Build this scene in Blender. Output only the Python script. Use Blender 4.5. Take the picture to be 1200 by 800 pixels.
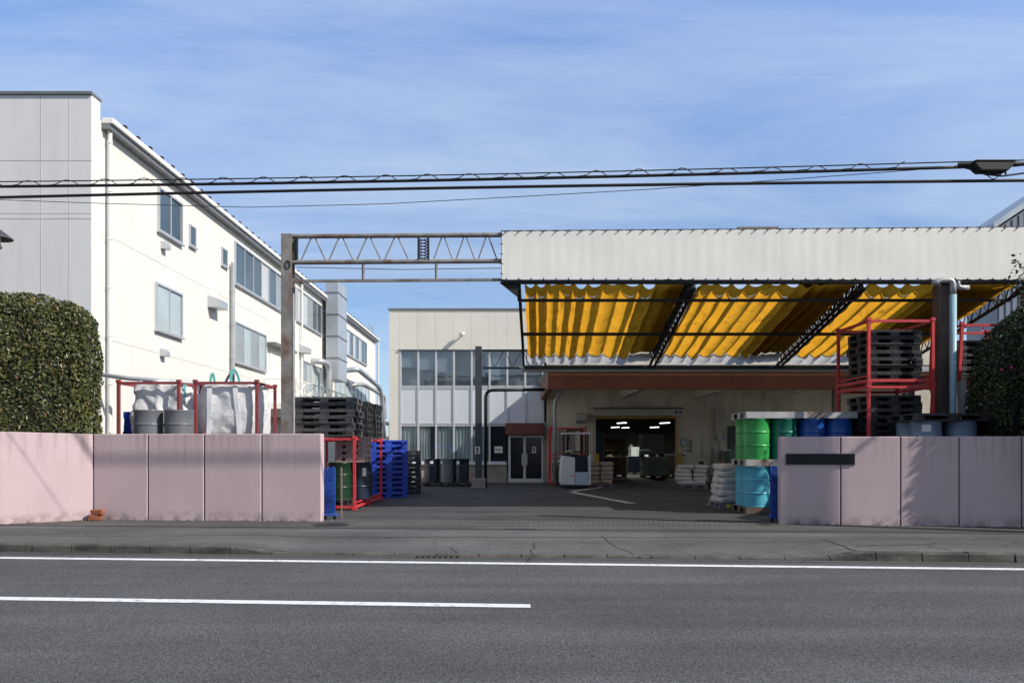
import bpy, math, random
from mathutils import Vector, Matrix, Euler, noise as mnoise

random.seed(7)
R = math.radians
scene = bpy.context.scene
for o in list(bpy.data.objects):
    bpy.data.objects.remove(o)
C = scene.collection

# ------------------------------------------------------------------ camera
CAMZ = 1.40          # eye height above the pavement (z = 0)
F = 933.33           # focal length in photo pixels (28 mm on a 36 mm sensor, 1200 px wide)
cam_data = bpy.data.cameras.new('camera')
cam_data.lens = 28.0
cam_data.sensor_width = 36.0
cam_data.shift_y = 0.105
cam_data.clip_start = 0.1
cam_data.clip_end = 5000
cam = bpy.data.objects.new('camera', cam_data)
cam.location = (0, 0, CAMZ)
cam.rotation_euler = (R(90), 0, 0)
C.objects.link(cam)
scene.camera = cam

# ------------------------------------------------------------------ light
SUN = Vector((1.0, -0.42, 0.82)).normalized()
sd = bpy.data.lights.new('sun', 'SUN')
sd.energy = 4.9
sd.angle = R(0.53)
sd.color = (1.0, 0.935, 0.84)
so = bpy.data.objects.new('sun', sd)
so.rotation_euler = SUN.to_track_quat('Z', 'Y').to_euler()
so.location = (30, -10, 30)
C.objects.link(so)

w = bpy.data.worlds.new('World')
scene.world = w
w.use_nodes = True
nt = w.node_tree
nt.nodes.clear()
out = nt.nodes.new('ShaderNodeOutputWorld')
bg = nt.nodes.new('ShaderNodeBackground')
sky = nt.nodes.new('ShaderNodeTexSky')
sky.sky_type = 'NISHITA'
sky.sun_disc = False
sky.sun_elevation = math.asin(SUN.z)
sky.sun_rotation = math.atan2(SUN.x, SUN.y)
sky.air_density = 1.0
sky.dust_density = 0.4
sky.ozone_density = 2.2
# thin high cloud: streaky noise on the sky direction
tc = nt.nodes.new('ShaderNodeTexCoord')
sep = nt.nodes.new('ShaderNodeSeparateXYZ')
nt.links.new(tc.outputs['Generated'], sep.inputs[0])
def wmath(op, a, b=None):
    n = nt.nodes.new('ShaderNodeMath'); n.operation = op
    for i, v in enumerate((a, b)):
        if v is None: continue
        if isinstance(v, (int, float)): n.inputs[i].default_value = v
        else: nt.links.new(v, n.inputs[i])
    return n.outputs[0]
zz = wmath('ADD', sep.outputs[2], 0.18)
zz = wmath('MAXIMUM', zz, 0.05)
u = wmath('DIVIDE', sep.outputs[0], zz)
v = wmath('DIVIDE', sep.outputs[1], zz)
cmb = nt.nodes.new('ShaderNodeCombineXYZ')
nt.links.new(u, cmb.inputs[0]); nt.links.new(v, cmb.inputs[1])
mp = nt.nodes.new('ShaderNodeMapping')
mp.inputs['Rotation'].default_value = (0, 0, R(24))
mp.inputs['Scale'].default_value = (0.42, 1.3, 1)
mp.inputs['Location'].default_value = (0.35, 0.55, 0)
nt.links.new(cmb.outputs[0], mp.inputs['Vector'])
n1 = nt.nodes.new('ShaderNodeTexNoise')
n1.inputs['Scale'].default_value = 1.1
n1.inputs['Detail'].default_value = 9
n1.inputs['Roughness'].default_value = 0.64
n1.inputs['Distortion'].default_value = 0.5
nt.links.new(mp.outputs[0], n1.inputs['Vector'])
rmp = nt.nodes.new('ShaderNodeValToRGB')
rmp.color_ramp.elements[0].position = 0.32
rmp.color_ramp.elements[0].color = (0, 0, 0, 1)
rmp.color_ramp.elements[1].position = 0.70
rmp.color_ramp.elements[1].color = (0.85, 0.85, 0.85, 1)
nt.links.new(n1.outputs[0], rmp.inputs[0])
mx = nt.nodes.new('ShaderNodeMix')
mx.data_type = 'RGBA'
nt.links.new(rmp.outputs[0], mx.inputs['Factor'])
# sky gain added: brighter ahead of the camera, dimmer behind, so shaded fronts stay dark
gain = nt.nodes.new('ShaderNodeMapRange'); gain.interpolation_type = 'SMOOTHSTEP'
gain.inputs['From Min'].default_value = -0.2; gain.inputs['From Max'].default_value = 0.75
gain.inputs['To Min'].default_value = 0.0; gain.inputs['To Max'].default_value = 1.0
nt.links.new(sep.outputs[1], gain.inputs['Value'])
el_ = wmath('MULTIPLY', wmath('MAXIMUM', wmath('SUBTRACT', sep.outputs[2], 0.22), 0.0), 3.0)
gn = wmath('ADD', wmath('MULTIPLY', gain.outputs[0], wmath('ADD', el_, 0.38)), 0.80)
sc_n = nt.nodes.new('ShaderNodeVectorMath'); sc_n.operation = 'SCALE'
nt.links.new(sky.outputs[0], sc_n.inputs[0]); nt.links.new(gn, sc_n.inputs['Scale'])
tint = nt.nodes.new('ShaderNodeVectorMath'); tint.operation = 'MULTIPLY'
tint.inputs[1].default_value = (0.84, 1.0, 1.22)
nt.links.new(sc_n.outputs[0], tint.inputs[0])
tmix = nt.nodes.new('ShaderNodeMix'); tmix.data_type = 'RGBA'
nt.links.new(gain.outputs[0], tmix.inputs[0]); nt.links.new(sc_n.outputs[0], tmix.inputs[6]); nt.links.new(tint.outputs[0], tmix.inputs[7])
nt.links.new(tmix.outputs[2], mx.inputs['A'])
mx.inputs['B'].default_value = (6.0, 7.1, 8.9, 1)
nt.links.new(mx.outputs['Result'], bg.inputs[0])
bg.inputs[1].default_value = 0.10
nt.links.new(bg.outputs[0], out.inputs[0])

vs = scene.view_settings
vs.view_transform = 'Standard'
vs.look = 'None'
vs.exposure = 0.0
vs.gamma = 1.0
vs.use_curve_mapping = False

# ------------------------------------------------------------------ helpers
def PX(px, d): return (px - 600.0) * d / F
def PZ(py, d): return CAMZ + (526.0 - py) * d / F
def P(px, py, d): return Vector((PX(px, d), d, PZ(py, d)))

def wloc(o):
    l = Vector((0, 0, 0))
    while o is not None:
        l += o.location
        o = o.parent
    return l

class MB:
    def __init__(s):
        s.v = []; s.f = []
    def add(s, vs, fs):
        b = len(s.v)
        s.v.extend([tuple(p) for p in vs])
        s.f.extend([tuple(i + b for i in f) for f in fs])
        return s
    def box(s, x0, x1, y0, y1, z0, z1):
        vs = [(x0,y0,z0),(x1,y0,z0),(x1,y1,z0),(x0,y1,z0),(x0,y0,z1),(x1,y0,z1),(x1,y1,z1),(x0,y1,z1)]
        return s.add(vs, [(0,3,2,1),(4,5,6,7),(0,1,5,4),(1,2,6,5),(2,3,7,6),(3,0,4,7)])
    def cbox(s, c, size, rz=0.0, rot=None):
        m = rot if rot is not None else Matrix.Rotation(rz, 3, 'Z')
        hx, hy, hz = size[0]/2, size[1]/2, size[2]/2
        c = Vector(c)
        vs = [c + m @ Vector(p) for p in [(-hx,-hy,-hz),(hx,-hy,-hz),(hx,hy,-hz),(-hx,hy,-hz),(-hx,-hy,hz),(hx,-hy,hz),(hx,hy,hz),(-hx,hy,hz)]]
        return s.add(vs, [(0,3,2,1),(4,5,6,7),(0,1,5,4),(1,2,6,5),(2,3,7,6),(3,0,4,7)])
    def bar(s, p, q, w, h=None, up=(0,0,1)):
        p = Vector(p); q = Vector(q); h = h or w
        d = (q - p); L = d.length; d.normalize()
        upv = Vector(up)
        if abs(d.dot(upv)) > 0.98: upv = Vector((0,1,0))
        sx = d.cross(upv).normalized(); sz = sx.cross(d).normalized()
        vs = []
        for e in (p, q):
            for a, b in ((-1,-1),(1,-1),(1,1),(-1,1)):
                vs.append(e + sx*(a*w/2) + sz*(b*h/2))
        return s.add(vs, [(3,2,1,0),(4,5,6,7),(0,1,5,4),(1,2,6,5),(2,3,7,6),(3,0,4,7)])
    def tube(s, pts, r, n=8, cap=True):
        pts = [Vector(p) for p in pts]
        rings = []
        prev = None
        for i, p in enumerate(pts):
            if i == 0: d = pts[1]-pts[0]
            elif i == len(pts)-1: d = pts[-1]-pts[-2]
            else: d = (pts[i+1]-pts[i]).normalized() + (pts[i]-pts[i-1]).normalized()
            d.normalize()
            if prev is None:
                a = Vector((0,0,1)) if abs(d.z) < 0.9 else Vector((1,0,0))
                sx = d.cross(a).normalized()
            else:
                sx = (prev - d*prev.dot(d)).normalized()
            prev = sx
            sy = d.cross(sx)
            rr = r[i] if isinstance(r, (list, tuple)) else r
            rings.append([p + (sx*math.cos(2*math.pi*k/n) + sy*math.sin(2*math.pi*k/n))*rr for k in range(n)])
        vs = [v for ring in rings for v in ring]
        fs = []
        for i in range(len(rings)-1):
            for k in range(n):
                k2 = (k+1) % n
                fs.append((i*n+k, i*n+k2, (i+1)*n+k2, (i+1)*n+k))
        if cap:
            fs.append(tuple(reversed(range(n))))
            fs.append(tuple((len(rings)-1)*n + k for k in range(n)))
        return s.add(vs, fs)
    def lathe(s, prof, n=28, c=(0,0,0)):
        c = Vector(c); vs = []; fs = []
        for (r, z) in prof:
            for k in range(n):
                a = 2*math.pi*k/n
                vs.append(c + Vector((r*math.cos(a), r*math.sin(a), z)))
        for i in range(len(prof)-1):
            for k in range(n):
                k2 = (k+1) % n
                fs.append((i*n+k, i*n+k2, (i+1)*n+k2, (i+1)*n+k))
        return s.add(vs, fs)
    def grid(s, fn, nu, nv):
        vs = [fn(i/nu, j/nv) for j in range(nv+1) for i in range(nu+1)]
        fs = []
        for j in range(nv):
            for i in range(nu):
                a = j*(nu+1)+i
                fs.append((a, a+1, a+nu+2, a+nu+1))
        return s.add(vs, fs)
    def prism(s, poly, vec):
        """poly: list of 3D points (planar); extruded by vec"""
        n = len(poly); vec = Vector(vec)
        vs = [Vector(p) for p in poly] + [Vector(p)+vec for p in poly]
        fs = [tuple(range(n)), tuple(reversed(range(n, 2*n)))]
        for i in range(n):
            j = (i+1) % n
            fs.append((i, i+n, j+n, j))
        return s.add(vs, fs)
    def build(s, name, mat, parent=None, smooth=False, bevel=0.0, loc=None, local=False):
        me = bpy.data.meshes.new(name)
        off = Vector((0,0,0))
        if loc is not None: off = Vector(loc)
        elif parent is not None and not local: off = wloc(parent)
        me.from_pydata([tuple(Vector(p)-off) for p in s.v], [], s.f)
        me.update()
        import bmesh
        bm = bmesh.new(); bm.from_mesh(me)
        bmesh.ops.recalc_face_normals(bm, faces=bm.faces)
        bm.to_mesh(me); bm.free()
        me.materials.append(mat)
        if smooth:
            for p in me.polygons: p.use_smooth = True
            if smooth == 'auto':
                try: me.set_sharp_from_angle(angle=R(38))
                except Exception: pass
        o = bpy.data.objects.new(name, me)
        C.objects.link(o)
        if parent is not None: o.parent = parent
        if loc is not None and parent is None: o.location = loc
        if bevel > 0:
            m = o.modifiers.new('bevel', 'BEVEL')
            m.width = bevel; m.segments = 2; m.limit_method = 'ANGLE'; m.angle_limit = R(40)
        return o

def tag(o, label, cat, group=None, kind=None):
    o['label'] = label; o['category'] = cat
    if group: o['group'] = group
    if kind: o['kind'] = kind
    return o
def thing(name, label, cat, loc=(0,0,0), group=None):
    o = bpy.data.objects.new(name, None)
    o.empty_display_size = 0.2
    C.objects.link(o); o.location = loc
    return tag(o, label, cat, group)
def struct(o):
    o['kind'] = 'structure'
    return o
def dup(root, loc, rz=0.0, label=None, group=None):
    r = root.copy(); C.objects.link(r); r.location = loc; r.rotation_euler = (0,0,rz)
    if label: r['label'] = label
    if group: r['group'] = group
    for ch in list(root.children):
        c = ch.copy(); C.objects.link(c); c.parent = r
        for g in list(ch.children):
            d = g.copy(); C.objects.link(d); d.parent = c
    return r
ORD = ['topmost', 'second', 'third', 'fourth', 'fifth', 'sixth', 'seventh', 'eighth', 'ninth', 'tenth', 'eleventh', 'twelfth', 'thirteenth', 'fourteenth', 'fifteenth']
def from_top(k, what, where):
    return ('topmost %s of %s' % (what, where)) if k == 0 else ('%s %s down in %s' % (ORD[k], what, where))

# ------------------------------------------------------------------ materials
def newmat(name):
    m = bpy.data.materials.new(name); m.use_nodes = True
    return m, m.node_tree, m.node_tree.nodes['Principled BSDF']
def N(nt, typ, **kw):
    n = nt.nodes.new(typ)
    for k, val in kw.items(): setattr(n, k, val)
    return n
def noise_tex(nt, vec, scale, detail=4, rough=0.55, dims='4D'):
    n = N(nt, 'ShaderNodeTexNoise'); n.noise_dimensions = dims
    n.inputs['Scale'].default_value = scale; n.inputs['Detail'].default_value = detail; n.inputs['Roughness'].default_value = rough
    nt.links.new(vec, n.inputs['Vector'])
    if dims == '4D':
        oi = N(nt, 'ShaderNodeObjectInfo')
        mm = N(nt, 'ShaderNodeMath', operation='MULTIPLY'); mm.inputs[1].default_value = 37.0
        nt.links.new(oi.outputs['Random'], mm.inputs[0]); nt.links.new(mm.outputs[0], n.inputs['W'])
    return n
def ramp(nt, fac, p0, p1, c0, c1):
    r = N(nt, 'ShaderNodeValToRGB')
    e = r.color_ramp.elements
    e[0].position = p0; e[1].position = p1
    e[0].color = (*c0, 1) if len(c0) == 3 else c0
    e[1].color = (*c1, 1) if len(c1) == 3 else c1
    nt.links.new(fac, r.inputs[0])
    return r
def mixc(nt, fac, a, b, mode='MIX'):
    m = N(nt, 'ShaderNodeMix'); m.data_type = 'RGBA'; m.blend_type = mode
    for key, val in (('Factor', fac), ('A', a), ('B', b)):
        sock = m.inputs[key] if key != 'Factor' else m.inputs[0]
        if key == 'A': sock = m.inputs[6]
        if key == 'B': sock = m.inputs[7]
        if isinstance(val, (int, float)): sock.default_value = val
        elif isinstance(val, tuple): sock.default_value = (*val, 1) if len(val) == 3 else val
        else: nt.links.new(val, sock)
    return m.outputs[2]
MATS = {}
def M(name, col, rough=0.6, metal=0.0, var=0.12, scale=3.0, fine=0.0, fscale=120.0, bump=0.0, bscale=60.0,
      dirt=0.0, dirtcol=(0.12, 0.10, 0.08), dscale=2.0, stretch=(1,1,1), dpos=(0.5, 0.72), spec=0.5, coat=0.0, bdist=0.01):
    """paint, plaster, metal ...: base colour with broad and fine variation, streaked dirt and a bump"""
    m, nt, b = newmat(name)
    tcn = N(nt, 'ShaderNodeTexCoord'); vec = tcn.outputs['Object']
    n = noise_tex(nt, vec, scale)
    c0 = tuple(max(0, c*(1-var)) for c in col); c1 = tuple(min(1, c*(1+var)) for c in col)
    colr = ramp(nt, n.outputs[0], 0.3, 0.7, c0, c1).outputs[0]
    if fine > 0:
        nf = noise_tex(nt, vec, fscale, 2, 0.6)
        g = ramp(nt, nf.outputs[0], 0.3, 0.7, (1-fine,)*3, (1+fine,)*3)
        colr = mixc(nt, 1.0, colr, g.outputs[0], 'MULTIPLY')
    if dirt > 0:
        mpn = N(nt, 'ShaderNodeMapping'); mpn.inputs['Scale'].default_value = stretch
        nt.links.new(vec, mpn.inputs['Vector'])
        nd = noise_tex(nt, mpn.outputs[0], dscale, 6, 0.62)
        dr = ramp(nt, nd.outputs[0], dpos[0], dpos[1], (0,0,0), (dirt,)*3)
        colr = mixc(nt, dr.outputs[0], colr, dirtcol)
    nt.links.new(colr, b.inputs['Base Color'])
    rn = noise_tex(nt, vec, scale*3, 3)
    rr = N(nt, 'ShaderNodeMapRange'); rr.inputs['To Min'].default_value = max(0, rough-0.1); rr.inputs['To Max'].default_value = min(1, rough+0.1)
    nt.links.new(rn.outputs[0], rr.inputs['Value']); nt.links.new(rr.outputs[0], b.inputs['Roughness'])
    b.inputs['Metallic'].default_value = metal
    b.inputs['Specular IOR Level'].default_value = spec
    b.inputs['Coat Weight'].default_value = coat
    if bump > 0:
        nb = noise_tex(nt, vec, bscale, 4, 0.6)
        bp = N(nt, 'ShaderNodeBump'); bp.inputs['Strength'].default_value = bump; bp.inputs['Distance'].default_value = bdist
        nt.links.new(nb.outputs[0], bp.inputs['Height']); nt.links.new(bp.outputs[0], b.inputs['Normal'])
    MATS[name] = m
    return m

def asphalt(name, base, specks=0.5, bumpy=0.5, patch=0.25, cracks=0.0):
    m, nt, b = newmat(name)
    vec = N(nt, 'ShaderNodeTexCoord').outputs['Object']
    big = noise_tex(nt, vec, 0.55, 6, 0.6, '3D')
    mp = N(nt, 'ShaderNodeMapping'); mp.inputs['Scale'].default_value = (0.12, 1.1, 1); mp.inputs['Rotation'].default_value = (0,0,R(4.5))
    nt.links.new(vec, mp.inputs[0])
    lanes = noise_tex(nt, mp.outputs[0], 1.3, 4, 0.55, '3D')
    c = ramp(nt, big.outputs[0], 0.3, 0.7, tuple(x*(1-patch) for x in base), tuple(x*(1+patch) for x in base)).outputs[0]
    c = mixc(nt, 0.8, c, ramp(nt, lanes.outputs[0], 0.32, 0.68, (0.76,)*3, (1.26,)*3).outputs[0], 'MULTIPLY')
    vor = N(nt, 'ShaderNodeTexVoronoi'); vor.inputs['Scale'].default_value = 95
    nt.links.new(vec, vor.inputs['Vector'])
    g = ramp(nt, vor.outputs['Color'], 0.1, 0.95, (1-specks,)*3, (1+specks*1.25,)*3)
    c = mixc(nt, 1.0, c, g.outputs[0], 'MULTIPLY')
    fine = noise_tex(nt, vec, 34, 3, 0.7, '3D')
    c = mixc(nt, 1.0, c, ramp(nt, fine.outputs[0], 0.3, 0.7, (0.78,)*3, (1.22,)*3).outputs[0], 'MULTIPLY')
    if cracks > 0:
        wv = noise_tex(nt, vec, 2.0, 4, 0.6, '3D')
        ad = N(nt, 'ShaderNodeVectorMath', operation='MULTIPLY_ADD'); ad.inputs[1].default_value = (0.5,0.5,0)
        nt.links.new(wv.outputs['Color'], ad.inputs[0]); nt.links.new(vec, ad.inputs[2])
        cv = N(nt, 'ShaderNodeTexVoronoi', feature='DISTANCE_TO_EDGE'); cv.inputs['Scale'].default_value = 0.30
        nt.links.new(ad.outputs[0], cv.inputs['Vector'])
        cr = ramp(nt, cv.outputs['Distance'], 0.001, 0.005, (cracks,)*3, (0,0,0))
        msk = noise_tex(nt, vec, 0.4, 2, 0.5, '3D')
        cm = ramp(nt, msk.outputs[0], 0.48, 0.56, (0,0,0), (1,1,1))
        fac = mixc(nt, 1.0, cr.outputs[0], cm.outputs[0], 'MULTIPLY')
        c = mixc(nt, fac, c, (0.018, 0.017, 0.016))
    nt.links.new(c, b.inputs['Base Color'])
    b.inputs['Roughness'].default_value = 0.85
    b.inputs['Specular IOR Level'].default_value = 0.3
    bp = N(nt, 'ShaderNodeBump'); bp.inputs['Strength'].default_value = bumpy; bp.inputs['Distance'].default_value = 0.006
    nt.links.new(vor.outputs['Distance'], bp.inputs['Height']); nt.links.new(bp.outputs[0], b.inputs['Normal'])
    return m

def glassmat(name, tint, refl=1.0):
    """thin window pane: see-through, with the reflection a pane of glass has"""
    m, nt, b = newmat(name)
    nt.nodes.remove(b)
    o = nt.nodes['Material Output']
    tr = N(nt, 'ShaderNodeBsdfTransparent'); tr.inputs[0].default_value = (*tint, 1)
    gl = N(nt, 'ShaderNodeBsdfGlossy'); gl.inputs['Roughness'].default_value = 0.02
    vecn = noise_tex(nt, N(nt, 'ShaderNodeTexCoord').outputs['Object'], 1.2, 2)
    bp = N(nt, 'ShaderNodeBump'); bp.inputs['Strength'].default_value = 0.05; bp.inputs['Distance'].default_value = 0.05
    nt.links.new(vecn.outputs[0], bp.inputs['Height']); nt.links.new(bp.outputs[0], gl.inputs['Normal'])
    lw = N(nt, 'ShaderNodeLayerWeight'); lw.inputs['Blend'].default_value = 0.5
    pw = N(nt, 'ShaderNodeMath', operation='POWER'); pw.inputs[1].default_value = 4.0; nt.links.new(lw.outputs['Facing'], pw.inputs[0])
    fr = N(nt, 'ShaderNodeMath', operation='MULTIPLY_ADD'); fr.inputs[1].default_value = 0.85; fr.inputs[2].default_value = 0.10; nt.links.new(pw.outputs[0], fr.inputs[0])
    ms = N(nt, 'ShaderNodeMixShader')
    nt.links.new(fr.outputs[0], ms.inputs[0]); nt.links.new(tr.outputs[0], ms.inputs[1]); nt.links.new(gl.outputs[0], ms.inputs[2])
    nt.links.new(ms.outputs[0], o.inputs['Surface'])
    return m

def fabricmat(name, col, trans=0.8, transcol=None, wr=0.4, wscale=5, stains=0.0):
    m, nt, b = newmat(name)
    nt.nodes.remove(b)
    o = nt.nodes['Material Output']
    vec = N(nt, 'ShaderNodeTexCoord').outputs['Object']
    n = noise_tex(nt, vec, 2.2, 6, 0.6)
    df = N(nt, 'ShaderNodeBsdfDiffuse'); tl = N(nt, 'ShaderNodeBsdfTranslucent')
    tcol = transcol or col
    ca = ramp(nt, n.outputs[0], 0.3, 0.72, tuple(x*0.82 for x in col), tuple(min(1, x*1.08) for x in col)).outputs[0]
    cb = ramp(nt, n.outputs[0], 0.3, 0.72, tuple(x*0.8 for x in tcol), tuple(min(1, x*1.06) for x in tcol)).outputs[0]
    if stains > 0:
        mp = N(nt, 'ShaderNodeMapping'); mp.inputs['Scale'].default_value = (5, 1.2, 5)
        nt.links.new(vec, mp.inputs[0])
        ns = noise_tex(nt, mp.outputs[0], 1.6, 7, 0.68)
        st = ramp(nt, ns.outputs[0], 0.52, 0.75, (0,0,0), (stains,)*3).outputs[0]
        ca = mixc(nt, st, ca, (0.10, 0.06, 0.02)); cb = mixc(nt, st, cb, (0.16, 0.07, 0.01))
    nt.links.new(ca, df.inputs[0]); nt.links.new(cb, tl.inputs[0])
    ms = N(nt, 'ShaderNodeMixShader'); ms.inputs[0].default_value = trans
    nt.links.new(df.outputs[0], ms.inputs[1]); nt.links.new(tl.outputs[0], ms.inputs[2])
    nb = noise_tex(nt, vec, wscale, 4, 0.6)
    bp = N(nt, 'ShaderNodeBump'); bp.inputs['Strength'].default_value = wr; bp.inputs['Distance'].default_value = 0.03
    nt.links.new(nb.outputs[0], bp.inputs['Height'])
    nt.links.new(bp.outputs[0], df.inputs['Normal']); nt.links.new(bp.outputs[0], tl.inputs['Normal'])
    nt.links.new(ms.outputs[0], o.inputs['Surface'])
    return m

def leafmat(name, dark, light, odd=None):
    m, nt, b = newmat(name)
    g = N(nt, 'ShaderNodeNewGeometry')
    r = N(nt, 'ShaderNodeValToRGB')
    e = r.color_ramp.elements
    e[0].position = 0.0; e[0].color = (*dark, 1)
    e[1].position = 0.85; e[1].color = (*light, 1)
    if odd:
        x = e.new(0.955); x.color = (*light, 1)
        y = e.new(0.975); y.color = (*odd, 1)
    nt.links.new(g.outputs['Random Per Island'], r.inputs[0])
    vec = N(nt, 'ShaderNodeTexCoord').outputs['Object']
    n = noise_tex(nt, vec, 1.8, 3, 0.6, '3D')
    cl = ramp(nt, n.outputs[0], 0.3, 0.7, (0.7, 0.72, 0.7), (1.25, 1.2, 1.1))
    c = mixc(nt, 1.0, r.outputs[0], cl.outputs[0], 'MULTIPLY')
    nt.links.new(c, b.inputs['Base Color'])
    b.inputs['Roughness'].default_value = 0.38
    b.inputs['Specular IOR Level'].default_value = 0.45
    return m

m_road = asphalt('road_asphalt', (0.092, 0.092, 0.094), 0.55, 0.8, 0.14)
m_walk = asphalt('pavement_asphalt', (0.108, 0.108, 0.106), 0.42, 0.6, 0.22, 0.8)
m_strip = asphalt('pavement_strip_asphalt', (0.088, 0.087, 0.085), 0.3, 0.4, 0.2, 0.5)
m_yard = asphalt('yard_asphalt', (0.060, 0.061, 0.064), 0.25, 0.3, 0.25, 0.6)
m_mark = M('road_paint', (0.78, 0.79, 0.80), 0.7, var=0.05, fine=0.08, fscale=60, dirt=0.75, dirtcol=(0.16,0.16,0.16), dscale=11, dpos=(0.54, 0.70), bump=0.3, bscale=90)
m_yardstreak = M('pale_yard_streak', (0.60, 0.60, 0.57), 0.8, var=0.1, dirt=0.9, dirtcol=(0.09,0.09,0.09), dscale=7, dpos=(0.48, 0.62))
m_kerb = M('kerb_concrete', (0.115, 0.11, 0.098), 0.9, var=0.25, scale=2, fine=0.22, fscale=40, bump=0.8, bscale=30, dirt=0.85, dirtcol=(0.035,0.033,0.028), dscale=2.4, stretch=(1,1,3), dpos=(0.38,0.60))
m_gutter = M('drain_concrete', (0.17, 0.16, 0.145), 0.9, var=0.2, fine=0.3, fscale=35, bump=0.6, bscale=40)
m_joint = M('dirty_joint', (0.030, 0.030, 0.026), 0.95, var=0.3)
m_pink = None
def pinkmat():
    m, nt, b = newmat('pink_stucco')
    vec = N(nt, 'ShaderNodeTexCoord').outputs['Object']
    n = noise_tex(nt, vec, 0.9, 5, 0.6, '3D')
    c = ramp(nt, n.outputs[0], 0.3, 0.7, (0.54, 0.415, 0.435), (0.62, 0.485, 0.505)).outputs[0]
    # rain streaks that run down from the coping: strong near the top, gone at mid height
    mp = N(nt, 'ShaderNodeMapping'); mp.inputs['Scale'].default_value = (9, 9, 0.5)
    nt.links.new(vec, mp.inputs[0])
    ns = noise_tex(nt, mp.outputs[0], 1.0, 5, 0.6, '3D')
    st = ramp(nt, ns.outputs[0], 0.50, 0.78, (0,0,0), (1,1,1)).outputs[0]
    sp = N(nt, 'ShaderNodeSeparateXYZ'); nt.links.new(vec, sp.inputs[0])
    mr = N(nt, 'ShaderNodeMapRange'); mr.inputs['From Min'].default_value = 0.95; mr.inputs['From Max'].default_value = 1.68
    mr.inputs['To Min'].default_value = 0.05; mr.inputs['To Max'].default_value = 0.75
    nt.links.new(sp.outputs[2], mr.inputs['Value'])
    f = N(nt, 'ShaderNodeMath', operation='MULTIPLY'); nt.links.new(st, f.inputs[0]); nt.links.new(mr.outputs[0], f.inputs[1])
    c = mixc(nt, f.outputs[0], c, (0.20, 0.15, 0.16))
    # splash dirt at the foot
    mr2 = N(nt, 'ShaderNodeMapRange'); mr2.inputs['From Min'].default_value = 0.22; mr2.inputs['From Max'].default_value = 0.0
    mr2.inputs['To Min'].default_value = 0.0; mr2.inputs['To Max'].default_value = 1.0
    nt.links.new(sp.outputs[2], mr2.inputs['Value'])
    nd = noise_tex(nt, vec, 5, 5, 0.65, '3D')
    dd = ramp(nt, nd.outputs[0], 0.42, 0.66, (0,0,0), (0.75,)*3).outputs[0]
    f2 = N(nt, 'ShaderNodeMath', operation='MULTIPLY'); nt.links.new(dd, f2.inputs[0]); nt.links.new(mr2.outputs[0], f2.inputs[1])
    c = mixc(nt, f2.outputs[0], c, (0.10, 0.085, 0.075))
    nt.links.new(c, b.inputs['Base Color'])
    b.inputs['Roughness'].default_value = 0.9; b.inputs['Specular IOR Level'].default_value = 0.2
    nb = noise_tex(nt, vec, 26, 4, 0.65, '3D')
    bp = N(nt, 'ShaderNodeBump'); bp.inputs['Strength'].default_value = 0.42; bp.inputs['Distance'].default_value = 0.009
    nt.links.new(nb.outputs[0], bp.inputs['Height']); nt.links.new(bp.outputs[0], b.inputs['Normal'])
    return m
m_pink = pinkmat()
m_groove = M('joint_sealant', (0.07, 0.045, 0.05), 0.8)
m_plate = M('black_stone', (0.012, 0.013, 0.015), 0.22, var=0.2)
m_plate_rim = M('dull_steel_trim', (0.30, 0.28, 0.27), 0.45, 0.8)
m_brick = M('broken_brick', (0.30, 0.10, 0.055), 0.9, var=0.3, scale=9, bump=0.6, bscale=40)
m_white_wall = M('white_wall_panel', (0.76, 0.742, 0.69), 0.7, var=0.03, scale=0.8, bump=0.05, bscale=30, dirt=0.16, dirtcol=(0.45,0.42,0.36), dscale=0.8, stretch=(3,3,0.35), dpos=(0.5,0.85))
m_grey_wall = M('grey_wall_panel', (0.80, 0.80, 0.80), 0.65, var=0.03, scale=0.7, dirt=0.3, dirtcol=(0.42,0.42,0.41), dscale=1.2, stretch=(2.5,2.5,0.3), dpos=(0.46,0.8))
m_seam = M('panel_seam', (0.60, 0.60, 0.59), 0.8)
m_seam_w = M('panel_seam_pale', (0.60, 0.585, 0.54), 0.8)
m_cap = M('grey_metal_coping', (0.20, 0.21, 0.22), 0.5, 0.3)
m_white_trim = M('white_trim', (0.78, 0.77, 0.73), 0.5, var=0.04)
m_alu = M('aluminium_frame', (0.55, 0.57, 0.59), 0.4, 0.5, var=0.05)
m_pane_dark = M('dark_window_pane', (0.055, 0.085, 0.10), 0.08, var=0.35, scale=0.6, spec=0.9)
m_pane_grey = M('grey_blind_pane', (0.30, 0.33, 0.345), 0.15, var=0.12, scale=0.6, spec=0.7)
m_pane_pale = M('pale_blind_pane', (0.55, 0.565, 0.56), 0.2, var=0.05, scale=0.5, spec=0.6)
m_pane_frost = M('frosted_pane', (0.42, 0.50, 0.53), 0.25, var=0.1, scale=1.2, spec=0.6)
m_black = M('black_metal', (0.015, 0.015, 0.016), 0.5, var=0.3)
m_rubber = M('black_rubber', (0.014, 0.014, 0.015), 0.6, var=0.2)
m_darkgap = M('dark_recess', (0.02, 0.02, 0.02), 0.9)
m_greymetal = M('grey_duct_metal', (0.42, 0.46, 0.51), 0.45, 0.35, var=0.1, scale=1.2)
m_pipe = M('grey_pipe', (0.42, 0.43, 0.44), 0.45, 0.2, var=0.1)
m_rust = M('rusty_grey_steel', (0.27, 0.255, 0.245), 0.75, 0.2, var=0.3, scale=4, dirt=0.9, dirtcol=(0.17,0.075,0.035), dscale=2.6, stretch=(1,1,0.5), dpos=(0.5,0.66), bump=0.3)
m_darksteel = M('dark_steel', (0.022, 0.020, 0.020), 0.6, 0.2, var=0.3)
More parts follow.
